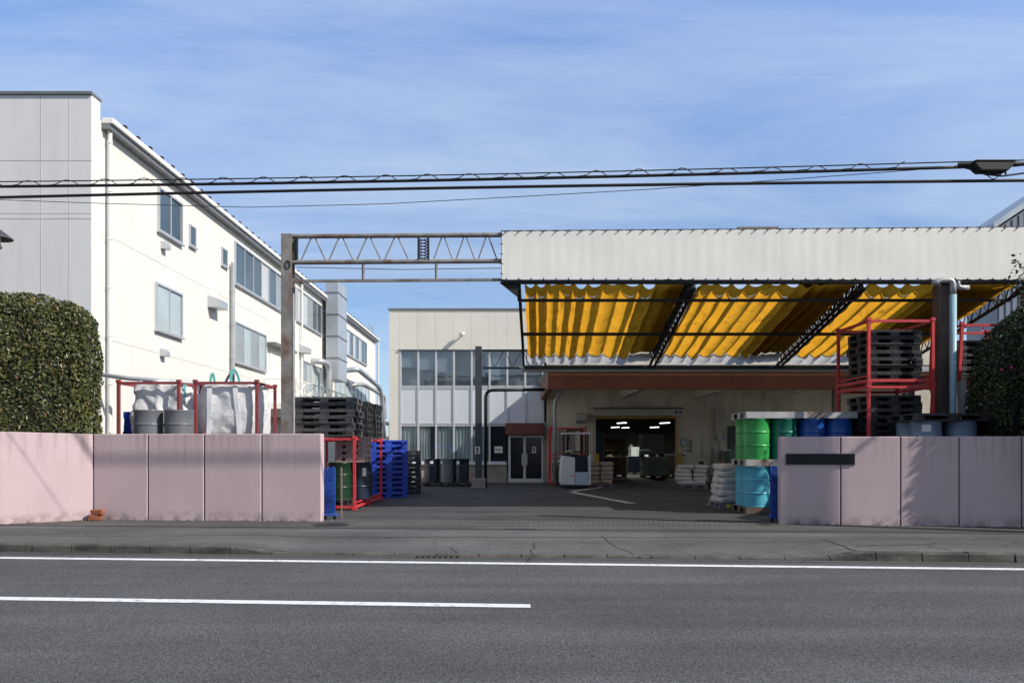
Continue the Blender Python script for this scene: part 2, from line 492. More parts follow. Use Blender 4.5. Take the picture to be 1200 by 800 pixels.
m_slate = M('slate_blue_steel', (0.055, 0.06, 0.075), 0.55, 0.1, var=0.2, dirt=0.4, dirtcol=(0.1,0.08,0.07))
m_brownsteel = M('brown_column_paint', (0.13, 0.10, 0.092), 0.6, 0.0, var=0.25, dirt=0.3, dirtcol=(0.16,0.13,0.12), dscale=3)
m_bluepipe = M('pale_blue_pipe', (0.30, 0.50, 0.57), 0.45, var=0.08, dirt=0.25, dirtcol=(0.5,0.5,0.48))
m_red = M('red_rack_paint', (0.62, 0.05, 0.06), 0.5, var=0.2, scale=6, dirt=0.35, dirtcol=(0.22,0.05,0.045), dscale=5)
m_redold = M('faded_red_rack_paint', (0.27, 0.05, 0.05), 0.65, var=0.2, scale=6, dirt=0.5, dirtcol=(0.16,0.055,0.045), dscale=5)
m_pblack = M('black_plastic', (0.034, 0.035, 0.038), 0.5, var=0.3, dirt=0.4, dirtcol=(0.11,0.11,0.11), dscale=4)
m_pgrey = M('dusty_dark_grey_plastic', (0.085, 0.088, 0.095), 0.6, var=0.25, dirt=0.4, dirtcol=(0.2,0.2,0.2), dscale=4)
m_pblue = M('blue_plastic', (0.012, 0.062, 0.50), 0.45, var=0.18, dirt=0.2, dirtcol=(0.10,0.13,0.3), dscale=4)
m_pink_pallet = M('pinkish_plastic', (0.42, 0.31, 0.30), 0.6, var=0.15)
m_purple_pallet = M('mauve_plastic', (0.20, 0.17, 0.22), 0.6, var=0.15)
m_wornsteel = M('worn_galvanised_steel', (0.50, 0.49, 0.49), 0.55, 0.25, var=0.2, scale=5, dirt=0.85, dirtcol=(0.22,0.10,0.055), dscale=2.6, dpos=(0.53,0.66), bump=0.2)
m_rustpallet = M('rusty_pallet_steel', (0.16, 0.13, 0.11), 0.75, 0.2, var=0.3, scale=5, dirt=0.7, dirtcol=(0.2,0.08,0.04), dscale=3)
def drum(name, col, **kw): return M(name, col, 0.36, 0.0, var=0.10, scale=3, bump=0.12, bscale=4, bdist=0.03, dirt=kw.get('dirt', 0.35), dirtcol=tuple(x*0.5 for x in col), dscale=3, spec=0.6, coat=0.15)
m_dgreen = drum('green_drum_paint', (0.035, 0.36, 0.075))
m_dcyan = drum('light_blue_drum_paint', (0.10, 0.47, 0.62))
m_dteal = drum('dark_green_drum_paint', (0.004, 0.15, 0.10))
m_dblue = drum('blue_drum_paint', (0.010, 0.085, 0.36))
m_dgrey = drum('grey_drum_paint', (0.145, 0.155, 0.175))
m_dbluegrey = drum('blue_grey_drum_paint', (0.20, 0.28, 0.38), dirt=0.3)
m_dnavy = drum('navy_drum_paint', (0.008, 0.015, 0.04))
m_dforest = drum('dark_forest_drum_paint', (0.004, 0.032, 0.012))
m_paper = M('white_paper', (0.75, 0.75, 0.73), 0.8, var=0.04)
m_ink = M('black_ink', (0.03, 0.03, 0.04), 0.8)
m_blueink = M('blue_ink', (0.04, 0.06, 0.22), 0.8)
m_yellow = M('yellow_paint', (0.55, 0.30, 0.01), 0.5, var=0.1, dirt=0.3, dirtcol=(0.15,0.1,0.03))
m_ysticker = M('yellow_sticker', (0.75, 0.62, 0.03), 0.6)
m_fascia = M('white_tarpaulin', (0.91, 0.89, 0.835), 0.6, var=0.03, scale=0.9, dirt=0.22, dirtcol=(0.5,0.48,0.43), dscale=2.0, stretch=(3,1,0.12), dpos=(0.45,0.8), bump=0.12, bscale=4, bdist=0.03)
m_yel_fab = fabricmat('yellow_tarpaulin', (0.52, 0.31, 0.05), 0.78, (0.61, 0.30, 0.022), 0.35, 4, 0.95)
m_shade_tarp = M('olive_shade_tarpaulin', (0.13, 0.11, 0.065), 0.8, var=0.2, scale=1.5, bump=0.4, bscale=3, bdist=0.03)
m_white_fab = fabricmat('white_valance_fabric', (0.66, 0.66, 0.66), 0.45, None, 0.3, 4, 0.3)
m_linkroof = fabricmat('translucent_roof_sheet', (0.5, 0.49, 0.46), 0.75, (0.62, 0.60, 0.55), 0.1, 3)
m_deck = fabricmat('grey_translucent_roof_panel', (0.30, 0.30, 0.29), 0.6, (0.42, 0.41, 0.38), 0.1, 3)
m_bag = fabricmat('woven_white_bag', (0.86, 0.87, 0.88), 0.2, None, 0.8, 7)
m_web = M('white_webbing', (0.84, 0.85, 0.87), 0.7, var=0.04)
m_teal = M('teal_webbing', (0.18, 0.60, 0.55), 0.7, var=0.1)
m_office = M('cream_cladding', (0.79, 0.765, 0.69), 0.7, var=0.03, scale=0.8, dirt=0.15, dirtcol=(0.45,0.41,0.34), dscale=1.0, stretch=(3,3,0.3))
m_office_panel = M('white_spandrel_panel', (0.66, 0.70, 0.76), 0.4, var=0.03)
m_mull = M('light_window_frame', (0.62, 0.64, 0.67), 0.4, 0.2, var=0.04)
m_glass = glassmat('office_glass', (0.96, 0.98, 0.99))
m_doorglass = M('dark_door_glass', (0.010, 0.012, 0.015), 0.08, var=0.3, scale=0.8, spec=0.35)
m_curtain = M('pale_curtain', (0.40, 0.46, 0.46), 0.9, var=0.06)
m_roomdark = M('dim_room', (0.20, 0.235, 0.25), 0.9, var=0.3, scale=0.7)
m_blind = M('blue_grey_blind', (0.24, 0.31, 0.36), 0.8, var=0.12, scale=0.9)
m_concrete = M('old_concrete', (0.30, 0.285, 0.26), 0.9, var=0.15, fine=0.15, fscale=40, bump=0.4, bscale=40, dirt=0.5, dirtcol=(0.12,0.11,0.1))
m_dock = M('dirty_beige_render', (0.68, 0.62, 0.51), 0.85, var=0.08, scale=1, dirt=0.5, dirtcol=(0.2,0.165,0.12), dscale=1.1, stretch=(2,2,0.4), dpos=(0.45,0.75), bump=0.15)
m_brownbeam = M('red_brown_beam_paint', (0.21, 0.075, 0.04), 0.6, var=0.15, dirt=0.4, dirtcol=(0.08,0.035,0.025), dscale=1.5, stretch=(3,1,0.5))
m_shutterbox = M('beige_shutter_metal', (0.50, 0.48, 0.43), 0.55, 0.1, var=0.08)
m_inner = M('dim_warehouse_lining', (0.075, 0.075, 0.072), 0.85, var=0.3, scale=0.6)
m_awnbrown = M('brown_canopy_metal', (0.15, 0.055, 0.038), 0.55, var=0.15)
m_sack = M('white_paper_sack', (0.62, 0.60, 0.59), 0.8, var=0.12, scale=5, bump=0.7, bscale=9, bdist=0.02, dirt=0.25, dirtcol=(0.36,0.28,0.22), dscale=3)
m_sackbrown = M('brown_paper_sack', (0.42, 0.325, 0.275), 0.8, var=0.18, scale=4, bump=0.7, bscale=9, bdist=0.02, dirt=0.3, dirtcol=(0.6,0.55,0.5), dscale=3)
m_carton = M('pale_green_carton', (0.62, 0.72, 0.68), 0.7, var=0.08)
m_truck = M('white_truck_paint', (0.70, 0.72, 0.76), 0.35, var=0.04, dirt=0.2, dirtcol=(0.3,0.3,0.3), dscale=2)
m_truckblue = M('pale_blue_truck_paint', (0.40, 0.52, 0.62), 0.4, var=0.05)
m_navy = M('navy_panel', (0.012, 0.022, 0.05), 0.4, var=0.2)
m_cream = M('cream_plastic', (0.7, 0.66, 0.5), 0.5)
m_gblue = M('blue_gate_paint', (0.02, 0.09, 0.42), 0.5, var=0.2, dirt=0.3, dirtcol=(0.1,0.12,0.2), dscale=6)
m_greenmach = M('dull_green_machine_paint', (0.10, 0.19, 0.15), 0.5, var=0.15)
m_wood = M('weathered_wood', (0.28, 0.21, 0.15), 0.8, var=0.25, scale=3, stretch=(1,1,8))
m_hedge_l = leafmat('hedge_leaf', (0.028, 0.040, 0.012), (0.125, 0.135, 0.042), (0.20, 0.13, 0.04))
m_hedge_r = leafmat('camellia_leaf', (0.012, 0.022, 0.008), (0.050, 0.075, 0.022), (0.14, 0.18, 0.03))
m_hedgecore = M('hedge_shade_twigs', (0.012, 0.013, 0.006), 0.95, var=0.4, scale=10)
m_bark = M('bark', (0.10, 0.075, 0.055), 0.9, var=0.3, bump=0.5)
m_flower = M('pink_petal', (0.55, 0.05, 0.17), 0.6)
m_polecon = M('pole_concrete', (0.36, 0.35, 0.33), 0.85, var=0.1)
m_corr = M('blue_grey_cladding', (0.20, 0.235, 0.29), 0.5, 0.2, var=0.1)
m_lampglass = M('opal_lamp_glass', (0.62, 0.62, 0.60), 0.25)
m_clock = M('pale_dial', (0.50, 0.56, 0.60), 0.3)
m_housewall = M('house_render', (0.30, 0.28, 0.26), 0.85, var=0.1)
m_houseroof = M('house_roof_tiles', (0.09, 0.09, 0.095), 0.7, var=0.2)
def lampmat():
    m, nt, b = newmat('lit_tube')
    b.inputs['Emission Color'].default_value = (1.0, 0.98, 0.92, 1); b.inputs['Emission Strength'].default_value = 4
    return m
m_tube = lampmat()

# ------------------------------------------------------------------ ground, road, pavement
ROT = 0.0785                                   # the road runs a little askew to the yard
def kerb_y(x): return 11.17 - ROT*x
def wall_front_y(x): return 15.12 - 0.083*x
RZ = -0.12
mb = MB()
X0, X1 = -400, 400
mb.add([(X0,-400,RZ-0.02),(X1,-400,RZ-0.02),(X1,700,RZ-0.02),(X0,700,RZ-0.02)], [(0,1,2,3)])
struct(mb.build('ground', m_yard))
mb = MB()
mb.add([(-200, kerb_y(-200)-8.4, RZ),(200, kerb_y(200)-8.4, RZ),(200, kerb_y(200)+0.1, RZ),(-200, kerb_y(-200)+0.1, RZ)], [(0,1,2,3)])
struct(mb.build('road', m_road))

# apron profile: 1 inside the vehicle crossing, 0 beyond it
AX0, AX1, AX2, AX3 = -4.05, -3.25, 4.1, 4.85
def sm(a, b, x):
    t = min(1, max(0, (x-a)/(b-a))); return t*t*(3-2*t)
def apron(x): return sm(AX0, AX1, x) * (1 - sm(AX2, AX3, x))
def walk_z(x, y):
    t = 1 - sm(0.0, 2.3, y - kerb_y(x))
    return -0.088 * apron(x) * t
def seg_y(x):
    # outer line of the pavement: the walls
    return wall_front_y(x)
mb = MB()
xs = [-60, -30, -20, -14] + [-12 + 0.25*i for i in range(97)] + [14, 20, 30, 60]
fr = [0.0, 0.1, 0.2, 0.3, 0.4, 0.5, 0.6, 0.7]
vs_ = []; fs_ = []
ny = 9
for x in xs:
    for j in range(ny):
        y = kerb_y(x) + 0.152 + j/(ny-1)*2.35
        vs_.append((x, y, walk_z(x, y)))
for i in range(len(xs)-1):
    for j in range(ny-1):
        a = i*ny+j; fs_.append((a, a+ny, a+ny+1, a+1))
mb.add(vs_, fs_)
struct(mb.build('pavement', m_walk))
mb = MB()
mb.add([(-60, kerb_y(-60)+2.502, 0),(60, kerb_y(60)+2.502, 0),(60, kerb_y(60)+4.6, 0),(-60, kerb_y(-60)+4.6, 0)], [(0,1,2,3)])
struct(mb.build('pavement_strip', m_strip))
mb = MB()
mb.add([(-60, kerb_y(-60)+4.6, -0.004),(60, kerb_y(60)+4.6, -0.004),(60, 130, -0.004),(-60, 130, -0.004)], [(0,1,2,3)])
struct(mb.build('yard', m_yard))

# kerb stones with open joints
mb = MB()
L = 0.60
i0 = -40
for i in range(-40, 40):
    xa = i*L + 0.14; xb = xa + L - 0.014
    n = 4
    jit = random.uniform(-0.006, 0.006)
    for k in range(n):
        x0 = xa + (xb-xa)*k/n; x1 = xa + (xb-xa)*(k+1)/n
        z0 = walk_z(x0, kerb_y(x0)) + 0.004 + jit; z1 = walk_z(x1, kerb_y(x1)) + 0.004 + jit
        ya, yb = kerb_y(x0)+jit, kerb_y(x1)+jit
        pr = lambda x, y, zt: [(x, y, RZ-0.02), (x, y+0.008, zt-0.022), (x, y+0.03, zt), (x, y+0.15, zt), (x, y+0.15, RZ-0.02)]
        A = pr(x0, ya, z0); B = pr(x1, yb, z1)
        fs = [(q, q+5, q+6, q+1) for q in range(4)]
        if k == 0: fs.append((4,3,2,1,0))
        if k == n-1: fs.append((5,6,7,8,9))
        mb.add(A+B, fs)
struct(mb.build('kerb', m_kerb))
mb = MB()   # gutter strip of darker dirt at the kerb foot
mb.add([(-40, kerb_y(-40)-0.16, RZ+0.004),(40, kerb_y(40)-0.16, RZ+0.004),(40, kerb_y(40)+0.004, RZ+0.004),(-40, kerb_y(-40)+0.004, RZ+0.004)], [(0,1,2,3)])
struct(mb.build('road_gutter', m_strip))
mb = MB()   # gully grate in the lowered kerb
gx = PX(513, 11.2)
for k in range(8):
    x = gx - 0.28 + k*0.08
    mb.box(x-0.014, x+0.014, kerb_y(gx)-0.135, kerb_y(gx)-0.01, RZ+0.006, RZ+0.022)
tag(mb.build('gully_grate', m_darksteel), 'dark iron gully grate in the gutter at the lowered kerb', 'grate')

def edge_y(x): return 10.57 - 0.078*x
mb = MB()
mb.add([(-120, edge_y(-120)-0.085, RZ+0.005),(120, edge_y(120)-0.085, RZ+0.005),(120, edge_y(120)+0.085, RZ+0.005),(-120, edge_y(-120)+0.085, RZ+0.005)], [(0,1,2,3)])
struct(mb.build('road_marking', m_mark))
def cl_y(x): return 7.72 - 0.073*x
xe = PX(621.5, 7.72)
mb = MB()
for (a, b_) in ((xe-6.0-0.0, xe), (xe-16, xe-11), (xe+5, xe+10), (xe-26, xe-21)):
    if a < -1 and a > -8: a = xe - 7.0
    mb.add([(a, cl_y(a)-0.085, RZ+0.005),(b_, cl_y(b_)-0.085, RZ+0.005),(b_, cl_y(b_)+0.085, RZ+0.005),(a, cl_y(a)+0.085, RZ+0.005)], [(0,1,2,3)])
struct(mb.build('road_marking', m_mark))
# drain channel across the gateway
mb = MB()
dy = lambda x: wall_front_y(x) + 0.28
mb.add([(-3.6, dy(-3.6)-0.11, 0.004),(5.0, dy(5.0)-0.11, 0.004),(5.0, dy(5.0)+0.11, 0.004),(-3.6, dy(-3.6)+0.11, 0.004)], [(0,1,2,3)])
struct(mb.build('drain_channel', m_gutter))
mb = MB()
x = -3.5
while x < 4.9:
    mb.add([(x, dy(x)-0.045, 0.008),(x+0.045, dy(x)-0.048, 0.008),(x+0.045, dy(x)+0.042, 0.008),(x, dy(x)+0.045, 0.008)], [(0,1,2,3)])
    x += 0.095
struct(mb.build('drain_slots', m_darkgap))
def crack(pts, wd, z=0.003):
    for (p, q) in zip(pts[:-1], pts[1:]):
        p = Vector((*p, 0)); q = Vector((*q, 0)); d_ = (q-p).normalized(); s_ = Vector((-d_.y, d_.x, 0))*wd/2
        zz_ = lambda v: walk_z(v.x, v.y) + z
        mb.add([(v.x, v.y, zz_(v)) for v in (p-s_, q-s_, q+s_, p+s_)], [(0,1,2,3)])
def G(px, py):
    d_ = CAMZ*F/(py-526.0); return (PX(px, d_), d_)
mb = MB()
def jag(a, b_, n, amp):
    a = Vector(a); b_ = Vector(b_); o_ = []
    for k in range(n+1):
        v = a.lerp(b_, k/n); o_.append((v.x + random.uniform(-amp, amp), v.y + random.uniform(-amp, amp)*1.5))
    return o_
crack(jag(G(965, 631), G(1003, 645), 9, 0.02), 0.03)
crack(jag(G(628, 632), G(621, 648), 7, 0.05), 0.02)
crack(jag(G(700, 627), G(760, 646), 9, 0.06), 0.016)
crack(jag(G(1000, 640), G(1100, 637), 12, 0.03), 0.02)
crack(jag(G(60, 628), G(330, 627), 26, 0.02), 0.02)
crack(jag(G(330, 627), G(900, 629), 40, 0.02), 0.03)
crack(jag(G(900, 629), G(1250, 634), 26, 0.02), 0.02)
struct(mb.build('pavement_cracks', m_joint))
# pale patchy streaks on the yard floor
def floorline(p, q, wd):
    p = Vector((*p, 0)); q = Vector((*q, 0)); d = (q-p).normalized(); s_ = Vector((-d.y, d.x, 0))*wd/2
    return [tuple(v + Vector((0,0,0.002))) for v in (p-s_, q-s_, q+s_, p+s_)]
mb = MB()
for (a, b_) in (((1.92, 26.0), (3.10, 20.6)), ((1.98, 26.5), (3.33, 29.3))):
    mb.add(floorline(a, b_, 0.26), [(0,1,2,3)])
struct(mb.build('yard_streaks', m_yardstreak))
# manhole lid by the wall end
mb = MB()
mb.lathe([(0.0, 0.010), (0.30, 0.010), (0.33, 0.004)], 32, (-3.35, 14.75, 0))
tag(mb.build('manhole_cover', m_darksteel), 'flat iron manhole cover in the pavement beside the left wall end', 'manhole cover')

# ------------------------------------------------------------------ pink walls
def wall_run(name, p, q, th, h, joints, label, group=None, plates=None, h2=None):
    """p,q: front line of the wall (left to right as seen from the road), th towards the yard"""
    p = Vector((*p, 0)); q = Vector((*q, 0)); d = (q-p).normalized(); nrm = Vector((-d.y, d.x, 0))
    t = thing(name, label, 'wall', p, group)
    mb = MB()
    L_ = (q-p).length
    cuts = [0] + joints + [L_]
    h2 = h2 or h
    for i in range(len(cuts)-1):
        a = cuts[i] + (0.009 if i > 0 else 0); b = cuts[i+1] - (0.009 if i < len(cuts)-2 else 0)
        ha = h + (h2-h)*a/L_; hb = h + (h2-h)*b/L_
        A = p + d*a; B = p + d*b
        mb.add([A+Vector((0,0,-0.1)), B+Vector((0,0,-0.1)), B+nrm*th+Vector((0,0,-0.1)), A+nrm*th+Vector((0,0,-0.1)),
                A+Vector((0,0,ha)), B+Vector((0,0,hb)), B+nrm*th+Vector((0,0,hb)), A+nrm*th+Vector((0,0,ha))],
               [(0,3,2,1),(4,5,6,7),(0,1,5,4),(1,2,6,5),(2,3,7,6),(3,0,4,7)])
    mb.build('wall_panel', m_pink, t, bevel=0.018)
    if joints:
        mb = MB()
        for j in joints:
            A = p + d*(j-0.012) + nrm*0.016; B = p + d*(j+0.012) + nrm*0.016
            hj = h + (h2-h)*j/L_ - 0.012
            mb.add([A, B, B+nrm*(th-0.03), A+nrm*(th-0.03), A+Vector((0,0,hj)), B+Vector((0,0,hj)), B+nrm*(th-0.03)+Vector((0,0,hj)), A+nrm*(th-0.03)+Vector((0,0,hj))],
                   [(0,3,2,1),(4,5,6,7),(0,1,5,4),(1,2,6,5),(2,3,7,6),(3,0,4,7)])
        mb.build('joint_filler', m_groove, t)
    return t, p, d, nrm
GA = (-8.30, 15.80); GB = (-3.70, 15.43)
wall_run('boundary_wall', GA, GB, 0.20, 1.70, [1.12, 2.27, 3.43], 'pink stuccoed boundary wall in four panels left of the gateway')
wall_run('boundary_wall', (-11.9, 12.98), (-8.306, 15.79), 0.20, 1.78, [], 'pale pink sunlit wall without joints under the tall clipped hedge', h2=1.70)
WL = (5.0, 14.86); WR = (15.0, 13.55)
t, p, d, nrm = wall_run('boundary_wall', WL, WR, 0.22, 1.63, [1.083, 2.13, 3.144, 4.2, 5.25, 6.3, 7.35, 8.4, 9.4], 'pink stuccoed boundary wall with a black nameplate right of the gateway')
np_ = thing('nameplate', 'long black stone nameplate in two pieces on the pink wall', 'nameplate', p + d*0.71 + Vector((0,0,1.2)))
def plate_box(mb, a, b, z0, z1, proud):
    A = p + d*a - nrm*proud; B = p + d*b - nrm*proud
    e = nrm*(proud+0.004-0.006)
    mb.add([A+Vector((0,0,z0)), B+Vector((0,0,z0)), B+e+Vector((0,0,z0)), A+e+Vector((0,0,z0)), A+Vector((0,0,z1)), B+Vector((0,0,z1)), B+e+Vector((0,0,z1)), A+e+Vector((0,0,z1))],
           [(0,3,2,1),(4,5,6,7),(0,1,5,4),(1,2,6,5),(2,3,7,6),(3,0,4,7)])
mb = MB(); plate_box(mb, 0.097, 1.336, 1.105, 1.325, 0.012); mb.build('plate_rim', m_plate_rim, np_)
mb = MB(); plate_box(mb, 0.109, 0.813, 1.117, 1.312, 0.03); mb.build('stone_plate', m_plate, np_, bevel=0.003)
mb = MB(); plate_box(mb, 0.823, 1.324, 1.117, 1.312, 0.03); mb.build('stone_plate', m_plate, np_, bevel=0.003)
# broken bricks at the wall corner
for k, (x, y, z, rz, lab) in enumerate(((-8.17, 15.62, 0.055, 0.2, 'lower red brick lying at the corner of the pink walls'),
                                       (-8.13, 15.63, 0.165, -0.15, 'upper red brick lying on another at the corner of the pink walls'))):
    mb = MB(); mb.cbox((0,0,0), (0.24, 0.12, 0.10))
    o = mb.build('brick', m_brick, None, bevel=0.012); o.location = (x, y, z); o.rotation_euler = (0.03, 0, rz)
    tag(o, lab, 'brick', 'loose bricks')

# ------------------------------------------------------------------ hedges
# litter of dead leaves and moss along the foot of the walls
mb = MB()
random.seed(5)
for (A, B_, n) in (((-11.5, 13.2), (-8.4, 15.66), 60), ((-8.2, 15.72), (-3.8, 15.36), 50), ((5.1, 14.78), (9.6, 14.18), 70), ((-8.45, 15.45), (-8.1, 15.6), 30)):
    for k in range(n):
        f = random.random(); c = Vector((A[0]+(B_[0]-A[0])*f, A[1]+(B_[1]-A[1])*f - abs(random.gauss(0, 0.05)), 0.012))
        a_ = random.uniform(0, 6.28); s_ = random.uniform(0.012, 0.035)
        e1 = Vector((math.cos(a_)*s_, math.sin(a_)*s_, random.uniform(-0.006, 0.012))); e2 = Vector((-math.sin(a_)*s_*0.5, math.cos(a_)*s_*0.5, 0.006))
        mb.add([c-e1, c-e2, c+e1, c+e2], [(0,1,2,3)])
lit = mb.build('leaf_litter', M('dead_leaf', (0.11, 0.085, 0.045), 0.9, var=0.5, scale=8)); lit['kind'] = 'stuff'
random.seed(9)
def leaves(mb, pts, size):
    for (pt, nr) in pts:
        s_ = size*random.uniform(0.65, 1.3)
        dirv = (nr*0.75 + Vector((random.gauss(0,1), random.gauss(0,1), random.gauss(0,1)))*0.55).normalized()
        a = dirv.orthogonal().normalized()
        a.rotate(Matrix.Rotation(random.uniform(0, 6.28), 3, dirv))
        b = dirv.cross(a)
        fold = dirv*s_*0.18
        mb.add([pt - a*s_, pt - b*s_*0.45 + fold, pt + a*s_, pt + b*s_*0.45 + fold], [(0,1,2),(0,2,3)])
class Lobe:
    def __init__(s, c, half, rz=0.0, e=4.0):
        s.c = Vector(c); s.h = Vector(half); s.m = Matrix.Rotation(rz, 3, 'Z'); s.e = e
    def inside(s, p, k=1.0):
        q = s.m.transposed() @ (p - s.c)
        return sum(abs(q[i]/(s.h[i]*k))**s.e for i in range(3)) < 1
    def sample(s, deep=0.10):
        while True:
            q = Vector((random.gauss(0,1), random.gauss(0,1), random.gauss(0,1))).normalized()
            # superellipsoid radius along a direction drawn over the box faces
            f = random.random()
            ax = random.choices((0,1,2), weights=(s.h[1]*s.h[2], s.h[0]*s.h[2], s.h[0]*s.h[1]))[0]
            pt = Vector([random.uniform(-1,1) for _ in range(3)]); pt[ax] = random.choice((-1,1))
            r = sum(abs(x)**s.e for x in pt)**(-1.0/s.e)
            pt = pt*r
            n_ = Vector([math.copysign(abs(pt[i])**(s.e-1), pt[i])/s.h[i] for i in range(3)]).normalized()
            P_ = s.c + s.m @ Vector((pt[0]*s.h[0], pt[1]*s.h[1], pt[2]*s.h[2]))
            n_ = s.m @ n_
            bul = mnoise.noise(P_*1.7)*0.09 + mnoise.noise(P_*4.5)*0.05
            P_ = P_ + n_*(bul - abs(random.gauss(0, deep)))
            return P_, n_
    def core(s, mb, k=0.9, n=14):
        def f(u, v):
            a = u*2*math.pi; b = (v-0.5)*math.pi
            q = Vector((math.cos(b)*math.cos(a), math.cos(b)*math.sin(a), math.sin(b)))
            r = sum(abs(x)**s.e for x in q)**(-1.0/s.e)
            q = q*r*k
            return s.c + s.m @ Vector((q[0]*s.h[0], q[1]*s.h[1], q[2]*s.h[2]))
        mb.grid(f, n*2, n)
def hedge(name, label, lobes, mat, nleaf, size, base, deep=0.08, zmin=0.0, flowers=None):
    t = thing(name, label, 'hedge', base)
    mb = MB()
    areas = [l.h[0]*l.h[1] + l.h[1]*l.h[2] + l.h[0]*l.h[2] for l in lobes]
    pts = []
    while len(pts) < nleaf:
        i = random.choices(range(len(lobes)), weights=areas)[0]
        p_, n_ = lobes[i].sample(deep)
        if p_.z < zmin: continue
        if any(j != i and l.inside(p_, 0.9) for j, l in enumerate(lobes)): continue
        pts.append((p_, n_))
    leaves(mb, pts, size)
    mb.build('foliage', mat, t)
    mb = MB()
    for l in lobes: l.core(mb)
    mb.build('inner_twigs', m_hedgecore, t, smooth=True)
    l = lobes[0]
    for k in range(3):
        mb = MB(); q_ = l.c + l.m @ Vector(((k-1)*l.h.x*0.5, 0, 0))
        mb.tube([(q_.x, q_.y, 0), (q_.x+0.03, q_.y, l.c.z)], [0.06, 0.03], 6)
        mb.build('trunk', m_bark, t)
    return t
ang = math.atan2(0.615, 0.785)
u_ = Vector((math.cos(ang), math.sin(ang), 0)); n_ = Vector((-math.sin(ang), math.cos(ang), 0))
endp = Vector((-8.47, 16.14, 0)) + n_*0.75
hedge('clipped_hedge', 'tall clipped green hedge rising behind the pale pink wall',
      [Lobe(endp - u_*2.5 + Vector((0,0,2.2)), (2.72, 0.78, 2.24), ang, 7.0)], m_hedge_l, 52000, 0.042, (-10.5, 15.2, 0), 0.07, 1.0)
h_r = hedge('camellia_hedge', 'dark camellia hedge with pink flowers behind the right pink wall',
      [Lobe((11.85, 15.95, 2.2), (2.6, 1.1, 2.35), 0.0, 2.6), Lobe((11.75, 13.86, 2.3), (2.45, 0.95, 2.0), -0.3, 5.0), Lobe((10.0, 15.9, 2.1), (0.75, 0.9, 1.0), 0.0, 2.6)],
      m_hedge_r, 62000, 0.042, (11.7, 15.6, 0), 0.10, 0.9)
for (px, py, d_) in ((1151, 386, 14.75), (1173, 433, 14.7), (1184, 430, 14.7)):
    c = P(px, py, d_)
    mb = MB()
    for k in range(6):
        a = k*1.047 + px
        e1 = Vector((math.cos(a), -0.5, math.sin(a)))*0.028
        e2 = Vector((math.cos(a+0.8), -0.3, math.sin(a+0.8)))*0.028
        mb.add([c, c+e1, c+(e1+e2)*0.8, c+e2], [(0,1,2,3)])
    mb.build('flower', m_flower, h_r)
# sparse sprig standing over the hedge at the picture's edge
for k in range(7):
    b0 = Vector((10.2, 15.4, 3.9)); tip = Vector((9.45 + random.uniform(0, 0.9), 15.0 + random.uniform(-0.2,0.5), 4.55 + random.uniform(0, 0.55)))
    mid = (b0+tip)/2 + Vector((0.12, 0, 0.1))
    tw = MB(); tw.tube([b0, mid, tip], [0.012, 0.008, 0.004], 5); two = tw.build('twig', m_bark, h_r)
    pts = []
    for q in range(34):
        f = random.uniform(0.55, 1.05); c = b0.lerp(tip, f) + Vector([random.gauss(0, 0.07) for _ in range(3)])
        pts.append((c, Vector((random.gauss(0,1), -0.6, 0.6)).normalized()))
    mb = MB(); leaves(mb, pts, 0.05); mb.build('leaves', m_hedge_r, two)

# ------------------------------------------------------------------ left factory building
XW = -10.14
YC = 19.6; YE = 59.1; HW = 9.5
fb = thing('factory_building', 'long white three storey factory building along the left of the yard', 'building', (-20, 30, 0))
mb = MB(); mb.box(-34, XW, YC, YE, -0.1, HW); mb.build('wall', m_white_wall, fb)
mb = MB(); mb.box(-34, XW+0.004, 19.2, YC-0.002, -0.1, 9.93); mb.build('front_wall', m_grey_wall, fb, bevel=0.01)
mb = MB(); mb.box(XW+0.001, XW+0.012, 19.22, YC-0.01, 0, 9.92); mb.build('corner_trim', m_white_trim, fb)
mb = MB(); mb.box(-34.05, XW+0.03, 19.15, YC+0.03, 9.932, 10.0); mb.build('coping', m_cap, fb)
mb = MB()
for px in (48, 81): mb.box(PX(px,19.2)-0.008, PX(px,19.2)+0.008, 19.196, 19.21, 0, 9.93)
for k in range(1, 5): mb.box(PX(48,19.2)-k*1.35-0.006, PX(48,19.2)-k*1.35+0.006, 19.196, 19.21, 0, 9.93)
for py in (188, 256): mb.box(-34, XW, 19.195, 19.21, PZ(py,19.2)-0.012, PZ(py,19.2)+0.012)
mb.box(-34, XW, 19.195, 19.21, PZ(250,19.2)-0.006, PZ(250,19.2)+0.006)
mb.build('panel_joints', m_seam, fb)
mb = MB()
for z in (4.15, 6.75): mb.box(XW, XW+0.004, YC, YE, z-0.012, z+0.012)
y = YC+1.6
while y < YE:
    mb.box(XW, XW+0.003, y-0.008, y+0.008, 0, HW-0.3); y += 3.2
mb.build('side_panel_joints', m_seam_w, fb)
mb = MB(); mb.box(XW+0.0, XW+0.30, YC+0.05, YE+0.1, 9.43, 9.575); mb.build('gutter', m_white_trim, fb, bevel=0.02)
mb = MB(); mb.box(XW+0.002, XW+0.22, YC+0.06, YE, 9.30, 9.418); mb.build('eave_soffit', m_cap, fb)
mb = MB(); mb.cbox((XW+0.15, YC+0.9, 9.63), (0.13, 0.12, 0.16)); sg0 = mb.build('snow_guard', m_darksteel, fb)
y = YC+0.9+0.72
while y < YE:
    c_ = sg0.copy(); C.objects.link(c_); c_.parent = fb; c_.location = (0, y-YC-0.9, 0); y += 0.72
